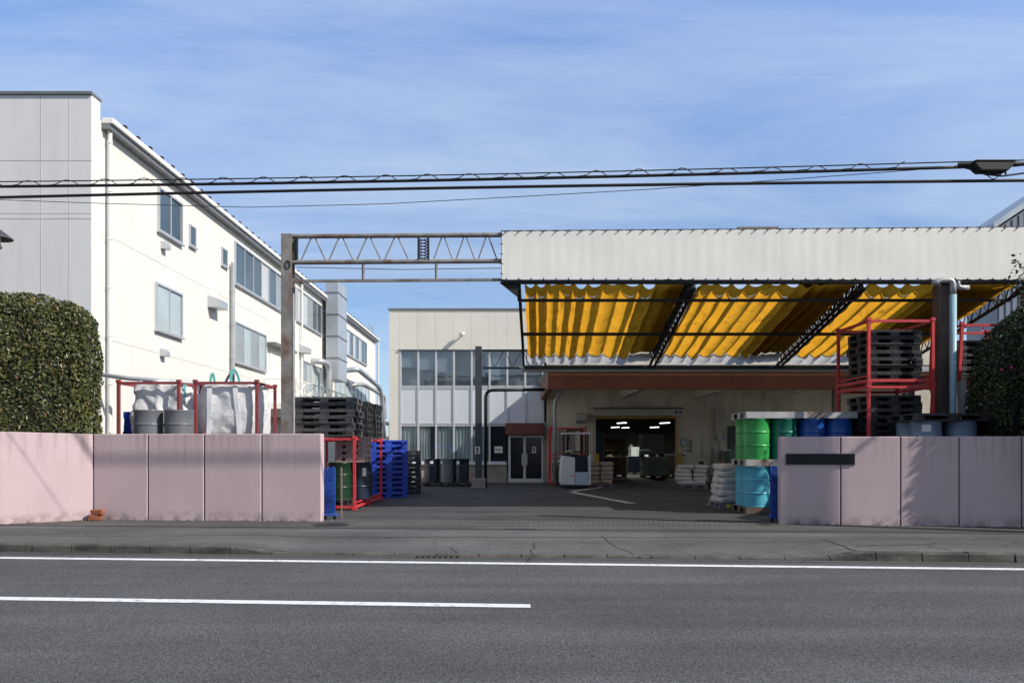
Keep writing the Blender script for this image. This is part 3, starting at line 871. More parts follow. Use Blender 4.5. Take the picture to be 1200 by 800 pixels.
def downpipe(y, z0, z1, r=0.055, x=None, mat=None):
    mb = MB(); x = x or XW+0.12
    mb.tube([(x, y, z0), (x, y, z1)], r, 10)
    z = z0+0.6
    while z < z1:
        mb.tube([(x, y, z), (x, y, z+0.05)], r*1.25, 10); z += 1.2
    mb.build('downpipe', mat or m_white_trim, fb, smooth='auto')
yd = lambda px: F*(-XW)/(600-px)
downpipe(yd(122)+0.05, 0, 9.42)
downpipe(yd(269), PZ(440, yd(269)), PZ(308, yd(269)), 0.07, mat=m_pipe)
downpipe(yd(351), 2.5, 9.4, 0.05)
downpipe(yd(441.5), 0, 9.4, 0.06)
def swin(px0, px1, yt, yb, panes, label=None, depth=0.07):
    """sliding window on the yard side of the building; panes = list of materials"""
    y0, y1 = yd(px0), yd(px1); z1, z0 = PZ(yt, y0), PZ(yb, y0)
    mb = MB(); fwd = 0.06
    mb.box(XW+0.002, XW+depth, y0, y1, z1-fwd, z1); mb.box(XW+0.002, XW+depth, y0, y1, z0, z0+fwd)
    mb.box(XW+0.002, XW+depth, y0, y0+fwd, z0+fwd, z1-fwd); mb.box(XW+0.002, XW+depth, y1-fwd, y1, z0+fwd, z1-fwd)
    n = len(panes); wd = (y1-y0-2*fwd)/n
    for k in range(1, n):
        yy = y0+fwd+wd*k; mb.box(XW+0.002, XW+depth-0.01, yy-0.03, yy+0.03, z0+fwd, z1-fwd)
    mb.box(XW+0.002, XW+depth+0.05, y0-0.03, y1+0.03, z0-0.045, z0-0.002)
    wobj = mb.build('window', m_alu, fb)
    for k, pm in enumerate(panes):
        a = y0+fwd+wd*k; off = 0.02 if k % 2 else 0.032
        q = MB(); q.box(XW+0.004, XW+off, a+0.031, a+wd-0.031, z0+fwd+0.001, z1-fwd-0.001)
        q.build('pane', pm, wobj)
D, G, W_, Fm = m_pane_dark, m_pane_grey, m_pane_pale, m_pane_frost
swin(184, 212, 218, 270, [D, D])
swin(181, 212, 330, 386, [Fm, Fm])
swin(221, 228.5, 262, 287, [D], depth=0.05)
swin(259, 265.5, 289, 310, [D], depth=0.05)
swin(274, 345, 282, 332, [D, D, D, W_, D, G, W_, D])
swin(347, 376, yd(274) and PZ and 526-(PZ(282,yd(274))-CAMZ)*F/yd(347), 526-(PZ(332,yd(274))-CAMZ)*F/yd(347), [W_, W_, G, D, D])
swin(274, 310.5, 376, 424, [G, Fm, G, Fm])
yt_ = 526-(8.75-CAMZ)*F/yd(393); yb_ = 526-(7.2-CAMZ)*F/yd(393)
swin(393, 429, yt_, yb_, [W_, W_, D, W_, D, W_, D, W_, D, D])
yt_ = 526-(5.7-CAMZ)*F/yd(352); yb_ = 526-(3.6-CAMZ)*F/yd(352)
swin(352, 378, yt_, yb_, [G, Fm, W_, Fm, G])
yt_ = 526-(5.7-CAMZ)*F/yd(392); yb_ = 526-(3.2-CAMZ)*F/yd(392)
swin(392, 432, yt_, yb_, [Fm, W_, Fm, W_, Fm, Fm, W_, Fm])
def hood(px, py, big=False):
    y = yd(px); z = PZ(py, y)
    mb = MB()
    if big:
        mb.prism([(XW, y, z+0.25), (XW+0.42, y, z+0.10), (XW+0.42, y, z-0.16), (XW, y, z-0.16)], (0, 0.75, 0))
    else:
        mb.prism([(XW, y, z+0.13), (XW+0.13, y, z+0.11), (XW+0.20, y, z+0.02), (XW+0.20, y, z-0.10), (XW, y, z-0.10)], (0, 0.26, 0))
    mb.build('vent_hood', m_alu, fb, bevel=0.01)
hood(188, 287); hood(187, 413); hood(243, 354, True); hood(350, 409, True); hood(397, 430, False)
# door with flat awning and the outside landing
ya, yb = yd(313), yd(341)
mb = MB(); mb.box(XW+0.003, XW+0.03, ya+0.3, yb-0.6, 3.3, 5.55); mb.build('door', m_white_trim, fb)
mb = MB(); mb.box(XW+0.002, XW+0.4, ya-0.1, yb-0.4, 5.72, 5.82); mb.build('door_awning', m_cap, fb)
yl0, yl1 = yd(309), yd(378)
mb = MB(); mb.box(XW+0.002, XW+1.35, yl0, yl1, 3.05, 3.28); mb.build('landing', m_white_trim, fb)
mb = MB(); mb.box(XW+0.01, XW+1.3, yl0+0.2, yl1, 2.72, 3.045); mb.build('landing_beam', m_cap, fb)
mb = MB()
xr = XW+1.3
for z in (3.75, 4.25): mb.bar((xr, yl0, z), (xr, yl1, z), 0.05)
yy = yl0; k = 0
while yy < yl1:
    mb.bar((xr, yy, 3.28), (xr, yy, 4.25), 0.05)
    y2 = min(yy+1.5, yl1)
    mb.bar((xr, yy, 3.3), (xr, y2, 4.22), 0.03); mb.bar((xr, yy, 4.22), (xr, y2, 3.3), 0.03)
    yy += 1.5
for z in (3.75, 4.25): mb.bar((XW, yl0, z), (xr, yl0, z), 0.05)
mb.build('railing', m_white_trim, fb)
# sectional duct tower rising over the eave, and the bent exhaust pipes
y0, y1 = yd(377), yd(377)+2.2
dt = MB()
z = 5.1; k = 0
while z < 10.35:
    dt.box(XW+0.22, XW+0.88, y0, y1, z+0.01, min(z+1.15, 10.4)); z += 1.16
dt.build('duct_tower', m_greymetal, fb, bevel=0.02)
mb = MB()
z = 5.1
while z < 9.0:
    mb.box(XW+0.19, XW+0.91, y0-0.03, y1+0.03, z+1.13, z+1.19); z += 1.16
mb.bar((XW, y0+0.3, 8.8), (XW+0.3, y0+0.3, 8.8), 0.08); mb.bar((XW, y0+0.3, 6.0), (XW+0.3, y0+0.3, 6.0), 0.08)
mb.build('duct_flange', m_cap, fb)
def elbow(pts, r, n=6):
    """rounds the corners of a pipe path"""
    pts = [Vector(p) for p in pts]; outp = [pts[0]]
    for i in range(1, len(pts)-1):
        a = (pts[i-1]-pts[i]); b = (pts[i+1]-pts[i])
        rad = min(r, a.length*0.45, b.length*0.45)
        A = pts[i] + a.normalized()*rad; B = pts[i] + b.normalized()*rad
        for k in range(n+1):
            t_ = k/n
            outp.append(A.lerp(pts[i], t_).lerp(pts[i].lerp(B, t_), t_))
    outp.append(pts[-1]); return outp
yp = yd(372)
mb = MB(); mb.tube(elbow([(XW, yp-1.2, 5.85), (XW+0.5, yp-1.1, 5.85), (XW+0.6, yp, 5.8), (XW+0.6, yp, 2.2)], 0.5), 0.15, 14); mb.build('exhaust_pipe', m_alu, fb, smooth=True)
yp = yd(402)
mb = MB(); mb.tube(elbow([(XW, yp, 6.1), (XW+0.9, yp, 6.2), (XW+1.0, yp+8, 5.6), (XW+1.0, yp+9, 2.2)], 1.6, 8), 0.16, 14); mb.build('exhaust_pipe', m_greymetal, fb, smooth=True)
mb = MB(); mb.tube(elbow([(XW, yp+1.2, 5.3), (XW+0.8, yp+2.2, 5.5), (XW+0.9, yp+10, 5.2), (XW+0.9, yp+10, 3.6)], 1.2, 8), 0.13, 14); mb.build('exhaust_pipe', m_pipe, fb, smooth=True)
mb = MB()
for k in range(4): mb.bar((XW-0.1, YE-0.3-k*0.5, HW), (XW-0.1, YE-0.3-k*0.5, 10.3), 0.05)
for z in (9.9, 10.3): mb.bar((XW-0.1, YE-0.1, z), (XW-0.1, YE-2.2, z), 0.05)
mb.build('roof_railing', m_alu, fb)

# service pipe and cable between the building and the racks
mb = MB(); mb.tube([P(112, 438, 19.3), P(150, 443, 19.4), P(232, 449, 19.6)], 0.055, 8)
tag(mb.build('service_pipe', m_pipe, None, smooth=True), 'thin grey pipe running out from behind the clipped hedge over the racks', 'pipe')

# ------------------------------------------------------------------ office block at the back
YO = 33.5
S = YO/F
ox = lambda px: (px-600)*S
oz = lambda py: CAMZ + (526-py)*S
ob = thing('office_building', 'cream two storey office block with a glazed front at the end of the yard', 'building', (-1.8, 36, 0))
XL, XR = ox(456), ox(640.5)
mb = MB(); mb.box(XL, XR-0.02, YO+0.55, 47, -0.1, oz(363)-0.02); mb.build('wall', m_office, ob)
mb = MB(); mb.box(ox(469), XR-0.05, YO+0.30, YO+0.50, 0.7, oz(409)); mb.build('room_backing', m_roomdark, ob)
mb = MB()
mb.box(XL, XR, YO, YO+0.52, oz(409.5), oz(363)); mb.box(XL, ox(468.3), YO, YO+0.52, -0.1, oz(409.5)-0.003)
mb.build('cladding', m_office, ob)
mb = MB()
for px in (468, 489.5, 510.5, 531.5, 552.5, 573.5, 594.5, 615.5): mb.box(ox(px)-0.006, ox(px)+0.006, YO-0.003, YO+0.01, oz(409), oz(364))
for py in (410, 497, 455): mb.box(XL, ox(468), YO-0.003, YO+0.01, oz(py)-0.008, oz(py)+0.008)
mb.build('cladding_joints', m_seam_w, ob)
mb = MB(); mb.box(XL-0.04, XR, YO-0.05, 47, oz(363)+0.002, oz(361.3)); mb.build('coping', m_cap, ob)
mb = MB(); mb.box(ox(467), XR, YO-0.06, YO+0.1, oz(410.8), oz(409.3)); mb.build('window_head', m_cap, ob)
cols = [469.3 + 20.9*k for k in range(9)]
mb = MB()
for k, px in enumerate(cols):
    zb = oz(541) if px < 593 else oz(497)
    mb.box(ox(px)-0.04, ox(px)+0.04, YO-0.02, YO+0.12, zb, oz(411))
for py in (452.5, 454.6, 496, 498.3):
    mb.box(ox(469), XR, YO, YO+0.1, oz(py)-0.03, oz(py)+0.03)
mb.box(ox(469), ox(593), YO-0.002, YO+0.1, oz(541.5)-0.02, oz(541.5)+0.04)
mb.build('mullions', m_mull, ob)
mb = MB(); mb.box(ox(467), ox(594), YO-0.12, YO+0.12, oz(544.5), oz(542)); mb.build('window_sill', m_mull, ob, bevel=0.01)
for k in range(8):
    a, b_ = ox(cols[k])+0.041, ox(cols[k+1])-0.041
    q = MB(); q.box(a, b_, YO+0.05, YO+0.062, oz(452), oz(411)); wo = q.build('window_pane', m_glass, ob)
    q = MB()
    if k != 3 and k != 6:
        zlow = oz(430 + (k*37 % 17))
        q.grid(lambda u, v: Vector((a+(b_-a)*u, YO+0.10, zlow + (oz(411)-zlow)*v)), 2, 2)
        q.build('roller_blind', m_blind, wo)
    q = MB(); q.box(a, b_, YO+0.02, YO+0.06, oz(495.4), oz(455.4))
    q.build('spandrel_panel', m_office_panel, ob)
    if k < 6:
        q = MB(); q.box(a, b_, YO+0.05, YO+0.062, oz(540.6), oz(499)); wo = q.build('window_pane', m_glass if k < 5 else m_doorglass, ob)
        if k < 5:
            q = MB(); wgap = 0.22 if k in (1, 4) else 0.04
            q.grid(lambda u, v: Vector((a+0.02+(b_-a-wgap)*u, YO+0.115+0.03*math.sin(u*26+k), oz(541) + (oz(499)-oz(541))*v)), 40, 1)
            q.build('curtain', m_curtain, wo, smooth=True)
mb = MB(); mb.box(ox(467.5), ox(593.5), YO+0.0, YO+0.54, -0.1, oz(544.8)); mb.build('plinth_wall', m_concrete, ob)
mb = MB(); mb.box(ox(636.5), XR, YO-0.003, YO+0.5, -0.1, oz(496.5)); mb.build('door_jamb', m_concrete, ob)
# entrance doors
mb = MB(); mb.box(ox(592.5), ox(636), YO-0.75, YO+0.05, oz(509.5), oz(496)); mb.build('door_canopy', m_awnbrown, ob, bevel=0.02)
mb = MB()
for px in (597, 614.7, 636): mb.box(ox(px)-0.05, ox(px)+0.05, YO, YO+0.1, 0.02, oz(510))
mb.box(ox(597), ox(636), YO+0.001, YO+0.1, oz(512.5), oz(509.8)); mb.box(ox(597), ox(636), YO+0.001, YO+0.1, 0.02, 0.16)
mb.build('door_frame', m_mull, ob)
for (a, b_, hx) in ((598.6, 613.2, 612.2), (616.3, 634.4, 617.4)):
    q = MB(); q.box(ox(a), ox(b_), YO+0.04, YO+0.055, 0.165, oz(512.8)); wo = q.build('glass_door', m_doorglass, ob)
    q = MB(); q.tube([(ox(hx), YO-0.06, oz(531)), (ox(hx), YO-0.06, oz(545))], 0.02, 8); q.bar((ox(hx), YO-0.06, oz(533)), (ox(hx), YO+0.04, oz(533)), 0.02); q.bar((ox(hx), YO-0.06, oz(543)), (ox(hx), YO+0.04, oz(543)), 0.02)
    q.build('handle', m_alu, wo)
mb = MB(); mb.box(ox(593), ox(637), YO-0.5, YO-0.002, -0.05, 0.012); mb.build('door_step', m_concrete, ob)
# papers: one on the right door, one inside the low window
def paper(px0, px1, py0, py1, y, label, lines, parent=None):
    t = thing('notice', label, 'notice', (0,0,0))
    k = y/F
    x0, x1, z0, z1 = (px0-600)*k, (px1-600)*k, CAMZ+(526-py1)*k, CAMZ+(526-py0)*k
    t.location = ((x0+x1)/2, y, z0)
    mb = MB(); mb.box(x0, x1, y-0.006, y, z0, z1); mb.build('sheet', m_paper, t)
    mb = MB()
    for (a, b_, c, e) in lines: mb.box(x0+(x1-x0)*a, x0+(x1-x0)*b_, y-0.010, y-0.0065, z0+(z1-z0)*c, z0+(z1-z0)*e)
    mb.build('print', m_ink, t)
paper(623.5, 628.3, 523, 530.5, YO+0.037, 'small white notice with black print stuck on the right glass door', [(0.3,0.7,0.62,0.84),(0.25,0.45,0.2,0.56),(0.55,0.75,0.2,0.56)])
paper(579.5, 589, 522.8, 530.5, YO+0.046, 'white landscape notice with a line of print in the window beside the doors', [(0.15,0.28,0.42,0.6),(0.34,0.46,0.42,0.6),(0.52,0.66,0.42,0.6),(0.72,0.86,0.42,0.6)])
# security camera on the cladding
cc = thing('security_camera', 'small white security camera high on the cream cladding', 'camera', (ox(540), YO, oz(392)))
mb = MB(); mb.tube([(ox(543), YO, oz(392)), (ox(543), YO-0.25, oz(392.5))], 0.03, 8); mb.build('bracket', m_alu, cc)
mb = MB(); mb.cbox((ox(541.5), YO-0.30, oz(392.5)), (0.14, 0.34, 0.13), 0.5); mb.build('housing', m_white_trim, cc, bevel=0.02)

# ------------------------------------------------------------------ warehouse with the dock
wh = thing('warehouse_building', 'beige warehouse with an open loading door under the brown lean to roof', 'building', (8, 40, 0))
XA, XB = XR+0.003, 18.0
OX0, OX1, OZ = ox(698), ox(793), oz(489)
mb = MB()
mb.box(XA, OX0, YO+0.02, YO+0.3, -0.1, 6.2); mb.box(OX1, XB, YO+0.02, YO+0.3, -0.1, 6.2); mb.box(OX0, OX1, YO+0.02, YO+0.3, OZ, 6.2)
mb.box(XA, XA+0.25, YO+0.3, 62, -0.1, 6.2); mb.box(XB-0.25, XB, YO+0.3, 62, -0.1, 6.2)
mb.build('wall', m_dock, wh)
bx = PX(740, 61.7)
mb = MB()
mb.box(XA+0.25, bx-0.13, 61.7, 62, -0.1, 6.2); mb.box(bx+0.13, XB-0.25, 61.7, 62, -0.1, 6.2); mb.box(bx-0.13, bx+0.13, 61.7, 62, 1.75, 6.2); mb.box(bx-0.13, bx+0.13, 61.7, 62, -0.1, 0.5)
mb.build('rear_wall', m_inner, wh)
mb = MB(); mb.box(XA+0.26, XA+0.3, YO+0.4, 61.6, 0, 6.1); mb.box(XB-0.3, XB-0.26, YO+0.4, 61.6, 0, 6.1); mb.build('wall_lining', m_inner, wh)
mb = MB(); mb.box(XA, XB, YO+0.02, 62, 6.202, 6.4); mb.build('roof', m_cap, wh)
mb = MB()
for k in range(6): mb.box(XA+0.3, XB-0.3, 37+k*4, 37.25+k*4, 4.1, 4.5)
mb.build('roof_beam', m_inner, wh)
# shutter box, opening trim
mb = MB(); mb.box(ox(694.5), ox(798.5), YO-0.42, YO+0.015, oz(487.5), oz(479.5)); sb = mb.build('shutter_box', m_shutterbox, wh, bevel=0.015)
mb = MB(); mb.box(ox(694), ox(799), YO-0.45, YO+0.015, oz(479.3), oz(478.3)); mb.build('shutter_box_lid', m_black, sb)
mb = MB(); mb.box(ox(786.5), ox(798), YO-0.428, YO-0.421, oz(486.8), oz(480.4)); sg = mb.build('sign_panel', m_paper, sb)
mb = MB()
k_ = (YO-0.43)
def gx_(px): return (px-600)*S
for base in (787.6, 792.9):
    for (a, b_, c, e) in ((0,4.1,0.3,1.0),(0,4.1,2.0,2.7),(0.4,3.7,3.7,4.4),(1.7,2.5,0.3,4.6),(0.0,0.7,1.0,4.4),(3.4,4.1,1.0,3.2)):
        if base > 790 and c == 2.0: a, b_ = 1.0, 3.2
        mb.box(gx_(base+a), gx_(base+b_), YO-0.436-0.0007*c-0.0001*a, YO-0.4285, oz(481.2+e), oz(481.2+c))
mb.build('lettering', m_blueink, sg)
mb = MB(); mb.box(OX0, OX1, YO-0.06, YO+0.016, oz(490.4), oz(488.6)); mb.build('yellow_edge', m_yellow, wh)
mb = MB(); mb.box(ox(694.5), OX0-0.002, YO-0.08, YO+0.015, 0, oz(487.6)); mb.build('door_jamb', m_shutterbox, wh)
mb = MB(); mb.box(OX1+0.002, ox(797.2), YO-0.08, YO+0.015, 0, oz(487.6)); mb.build('door_jamb', m_shutterbox, wh)
mb = MB(); mb.box(OX1-0.03, OX1+0.0, YO-0.10, YO+0.01, 0, oz(490)); mb.build('yellow_guard', m_yellow, wh)
for (px, top, lab) in ((795, 532, 'yellow steel guard post at the right side of the loading door'), (699, 532, 'yellow steel guard post at the left side of the loading door')):
    mb = MB(); x = ox(px); mb.tube([(x, YO-0.32, 0), (x, YO-0.32, oz(top)), (x, YO-0.32, oz(top)+0.02)], [0.075, 0.075, 0.05], 12)
    tag(mb.build('guard_post', m_yellow, None, smooth='auto'), lab, 'bollard', 'guard posts at the loading door')
# lean-to roof with the brown fascia beam
YL = 27.0
lx0, lx1 = PX(642, YL), 17.0
lt = thing('lean_to_roof', 'lean to roof with a deep red brown beam above the loading door', 'roof', (lx0, 30, 4))
mb = MB(); mb.box(lx0, lx1, YL-0.12, YL+0.12, PZ(456, YL), PZ(433.5, YL)); mb.build('fascia_beam', m_brownbeam, lt)
mb = MB(); mb.box(lx0, lx0+0.2, YL+0.122, YO, PZ(456, YL)+0.05, PZ(434, YL)); mb.build('end_beam', m_brownbeam, lt)
mb = MB(); mb.box(lx0-0.05, lx1, YL-0.2, YO+0.01, PZ(433.5, YL)+0.004, PZ(433.5, YL)+0.16); mb.build('roof_deck', m_deck, lt)
mb = MB()
for px in (745, 840, 935): mb.box(PX(px,30)-0.12, PX(px,30)+0.12, YL+0.13, YO+0.01, 3.52, 3.86)
mb.build('cross_beam', m_dock, lt)
mb = MB()
y = YL+0.6
while y < YO-0.3:
    mb.box(lx0+0.25, lx1, y, y+0.12, 3.87, 3.99); y += 0.8
mb.build('purlin', m_darksteel, lt)
for px in (980, 1150): 
    mb = MB(); mb.box(PX(px, YL)-0.12, PX(px, YL)+0.12, YL-0.1, YL+0.1, 0, PZ(456, YL)-0.002); mb.build('column', m_brownsteel, lt)
# pipes in front of the office corner
YP = 29.3
mb = MB(); mb.tube(elbow([P(569, 571.5, YP), P(569, 457, YP), P(640, 456.3, YP)], 0.3), 0.062, 10); pp = mb.build('process_pipe', m_black, None, smooth=True)
pp['label'] = 'black pipe rising from the yard beside the rear gate post and bending right'; pp['category'] = 'pipe'
mb = MB(); mb.tube([P(640.5, 456.3, YP), P(662, 456, YP)], 0.066, 10); mb.build('pale_section', m_pipe, pp, smooth=True)
mb = MB(); mb.tube(elbow([P(656, 434, 30), P(656, 462, 30), P(650.5, 470, 30), P(650.5, 568, 30.5)], 0.25), 0.075, 10)
tag(mb.build('rain_pipe', m_pipe, None, smooth=True), 'pale grey rain pipe running down between office doors and red pallet rack', 'pipe')
# fittings on the dock wall
mb = MB(); mb.prism([(ox(674.5), YO, oz(484)), (ox(674.5), YO-0.35, oz(485.5)), (ox(674.5), YO-0.35, oz(493)), (ox(674.5), YO, oz(496))], (ox(687)-ox(674.5), 0, 0))
tag(mb.build('vent_hood', m_pipe, None, bevel=0.02), 'grey metal vent hood on the beige wall left of the loading door', 'vent')
ck = thing('wall_clock', 'round pale dial on the beige wall right of the loading door', 'clock', (ox(801.5), YO, oz(518)))
mb = MB()
for (r, y0, y1, mt, nm) in ((4.6*S, YO-0.10, YO+0.01, m_black, 'case'), (3.9*S, YO-0.115, YO-0.101, m_clock, 'dial')):
    q = MB(); q.tube([(ox(801.5), y0, oz(518)), (ox(801.5), y1, oz(518))], r, 24); q.build(nm, mt, ck, smooth='auto')
q = MB(); q.bar((ox(801.5), YO-0.12, oz(518)), (ox(801.5), YO-0.12, oz(515)), 0.012); q.bar((ox(801.5), YO-0.12, oz(518)), (ox(803.3), YO-0.12, oz(518.6)), 0.012); q.build('hands', m_black, ck)
fl = thing('flood_lamp', 'small work lamp with a white reflector below the round dial', 'lamp', (ox(801), YO, oz(531)))
q = MB(); q.lathe([(0.03, 0.12), (0.06, 0.06), (0.11, -0.06), (0.10, -0.055), (0.02, 0.0)], 18, (0,0,0))
q.v = [tuple(Euler((R(60), 0, R(35))).to_matrix() @ Vector(p_) + Vector((ox(800.5), YO-0.22, oz(531)))) for p_ in q.v]
q.build('reflector', m_truck, fl, smooth=True)
q = MB(); q.bar((ox(801.5), YO, oz(529)), (ox(801), YO-0.2, oz(530)), 0.03); q.bar((ox(802), YO-0.03, oz(529)), (ox(810), YO-0.03, oz(527)), 0.025); q.bar((ox(809.5), YO-0.03, oz(516)), (ox(809.5), YO-0.03, oz(530)), 0.03); q.build('bracket', m_black, fl)
cd = thing('conduit_run', 'grey conduits and switch boxes on the beige wall left of the drums', 'conduit', (ox(838), YO, oz(520)))
q = MB()
for (px, a, b_, r) in ((838.5, 480, 513, 0.035), (822.5, 487, 535, 0.02), (843, 513, 540, 0.02), (834, 470, 545, 0.018), (848, 478, 514, 0.02)):
    q.tube([(ox(px), YO-0.05, oz(a)), (ox(px), YO-0.05, oz(b_))], r, 8)
q.tube([(ox(836), YO-0.05, oz(514)), (ox(850), YO-0.05, oz(514))], 0.03, 8)
q.build('conduit', m_pipe, cd, smooth=True)
for (a, b_, c, e) in ((836, 842, 526, 536), (840, 845, 511, 517), (845, 850, 527, 534)):
    q = MB(); q.box(ox(a), ox(b_), YO-0.16, YO+0.01, oz(e), oz(c)); q.build('switch_box', m_greymetal, cd, bevel=0.01)
mb = MB(); mb.box(ox(853), ox(866), YO-0.06, YO+0.01, oz(526), oz(499)); tag(mb.build('wall_cabinet', m_slate, None, bevel=0.01), 'tall slate blue cabinet on the beige wall behind the drums', 'cabinet')
gm = thing('green_machine', 'dull green machine standing against the beige wall behind the sacks', 'machine', (ox(857), YO-0.6, 0))
mb = MB(); mb.box(ox(847), ox(868), YO-1.0, YO-0.25, 0.1, oz(528)); mb.build('housing', m_greenmach, gm, bevel=0.03)
mb = MB(); mb.tube([(ox(853), YO-0.9, oz(528)), (ox(853), YO-0.9, oz(521))], 0.12, 12); mb.build('motor', m_greenmach, gm, smooth='auto')
mb = MB(); mb.box(ox(846), ox(869), YO-1.05, YO-0.2, 0, 0.098); mb.build('base', m_black, gm)
wb = thing('workbench', 'dark workbench along the beige wall behind the stacked sacks', 'bench', (ox(826), YO-1.2, 0))
mb = MB(); mb.box(ox(800), ox(846), YO-1.7, YO-0.5, oz(546.5)-0.02, oz(545)); mb.build('top', m_wood, wb)
mb = MB()
for x in (ox(802), ox(844)):
    for y in (YO-1.6, YO-0.6): mb.box(x-0.04, x+0.04, y-0.04, y+0.04, 0, oz(546.5)-0.022)
mb.build('frame', m_darksteel, wb)
mb = MB(); mb.box(ox(812), ox(816), YO-1.3, YO-1.0, oz(545)+0.001, oz(540)); tag(mb.build('tool_box', m_black, None, bevel=0.02), 'small black box standing on the workbench', 'box')

# inside the warehouse
def tube_lamp(px, py, d_, rz, lab):
    c = P(px, py, d_)
    t = thing('ceiling_lamp', lab, 'lamp', c, 'lit ceiling lamps in the warehouse')
    mb = MB(); mb.cbox(c + Vector((0,0,0.05)), (0.9, 0.14, 0.06), rz); mb.build('housing', m_truck, t)
    mb = MB(); mb.cbox(c, (0.85, 0.10, 0.03), rz); mb.build('tube', m_tube, t)
    mb = MB(); mb.bar(c+Vector((0,0,0.08)), Vector((c.x, c.y, 6.2)), 0.02); mb.build('drop_rod', m_black, t)
    ld = bpy.data.lights.new('lamp_light', 'AREA'); ld.shape = 'RECTANGLE'; ld.size = 1.2; ld.size_y = 0.1; ld.energy = 90; ld.color = (1.0, 0.97, 0.9)
    lo = bpy.data.objects.new('lamp_light', ld); C.objects.link(lo); lo.parent = t; lo.location = (0, 0, -0.03); lo.rotation_euler = (0, 0, rz)
tube_lamp(779, 495.5, 44, -1.15, 'lit ceiling lamp nearest the right jamb inside the loading door')
tube_lamp(767, 500.5, 50, -1.15, 'lit ceiling lamp above the pale cartons inside the loading door')
tube_lamp(728.5, 495.5, 44, -1.15, 'nearer left lit ceiling lamp inside the loading door')
tube_lamp(721, 500.5, 50, -1.15, 'farther left lit ceiling lamp inside the loading door')
tube_lamp(733, 501, 56, -1.15, 'faintest lit ceiling lamp deep inside the warehouse')

# ------------------------------------------------------------------ pallets, drums, sacks: prototypes
HID = (0, -500, -50)
def pallet_mesh(name, mat, w=1.1, d=1.1, h=0.15, holes=False):
    mb = MB()
    hw, hd = w/2, d/2
    # top deck: boards with slots
    nb = 7; bw = w/nb
    for k in range(nb): mb.box(-hw+k*bw+(0.012 if k else 0), -hw+(k+1)*bw-(0.012 if k < nb-1 else 0), -hd, hd, h-0.026, h)
    for yy in (-hd+0.06, 0, hd-0.06): mb.box(-hw+0.002, hw-0.002, yy-0.058, yy+0.058, h-0.045, h-0.0262)
    for ix, bwid in ((-hw, 0.16), (-0.09, 0.18), (hw-0.16, 0.16)):
        for iy, bd in ((-hd, 0.16), (-0.09, 0.18), (hd-0.16, 0.16)):
            x0, x1, y0, y1 = ix, ix+bwid, iy, iy+bd
            t_ = 0.012
            # hollow looking block: frame with ribs
            mb.box(x0, x1, y0+t_, y1-t_, 0.0262, h-0.0455)
            for q in range(4):
                xx = x0 + (x1-x0-t_)*q/3
                mb.box(xx, xx+t_, y0, y0+t_-0.0005, 0.0262, h-0.0455); mb.box(xx, xx+t_, y1-t_+0.0005, y1, 0.0262, h-0.0455)
    for yy in (-hd, -0.09, hd-0.16): mb.box(-hw, hw, yy, yy+(0.18 if yy == -0.09 else 0.16), 0, 0.026)
    for xx in (-hw, -0.09, hw-0.16):
        for (a, b_) in ((-hd+0.1605, -0.0905), (0.0905, hd-0.1605)): mb.box(xx, xx+(0.18 if xx == -0.09 else 0.16), a, b_, 0.0002, 0.0258)
    o = mb.build(name, mat)
    C.objects.unlink(o)
    return o
def place(o, loc, rz, label, cat, group):
    c = o.copy(); C.objects.link(c); c.location = loc; c.rotation_euler = (0,0,rz)
    return tag(c, label, cat, group)
P_BLACK = pallet_mesh('plastic_pallet', m_pblack)
P_GREY = pallet_mesh('plastic_pallet', m_pgrey, 1.35, 1.15)
P_BLUE = pallet_mesh('plastic_pallet', m_pblue)
P_PINK = pallet_mesh('plastic_pallet', m_pink_pallet, 0.7, 0.9)
P_MAUVE = pallet_mesh('plastic_pallet', m_purple_pallet, 0.98, 1.0, 0.13)
def steel_pallet(name, mat):
    mb = MB(); h = 0.14
    mb.box(-0.6, 0.6, -0.57, 0.57, h-0.02, h); mb.box(-0.6, 0.6, -0.57, 0.57, 0, 0.012)
    for yy in (-0.57, 0.545): mb.box(-0.6, -0.47, yy, yy+0.025, 0.0125, h-0.0205); mb.box(-0.0-0.47, 0.6, yy, yy+0.025, 0.0125, h-0.0205)
    for xx in (-0.6, 0.575):
        for (a, b_) in ((-0.54, -0.42), (-0.09, 0.09), (0.42, 0.54)): mb.box(xx, xx+0.025, a, b_, 0.0125, h-0.0205)
    for yy in (-0.2, 0.2): mb.box(-0.57, 0.57, yy-0.02, yy+0.02, 0.0125, h-0.0205)
    o = mb.build(name, mat, bevel=0.004); C.objects.unlink(o); return o
P_STEEL = steel_pallet('steel_pallet', m_wornsteel)
P_RUST = steel_pallet('steel_pallet', m_rustpallet)
def pstack(proto, n, x, y, z, rz, what, where, group, jit=0.02, hh=0.15, drot=0.02):
    for k in range(n):
        i = n-1-k
        place(proto, (x+random.uniform(-jit,jit), y+random.uniform(-jit,jit), z+k*(hh+0.0008)), rz+random.uniform(-drot,drot), from_top(i, what, where), 'pallet', group)

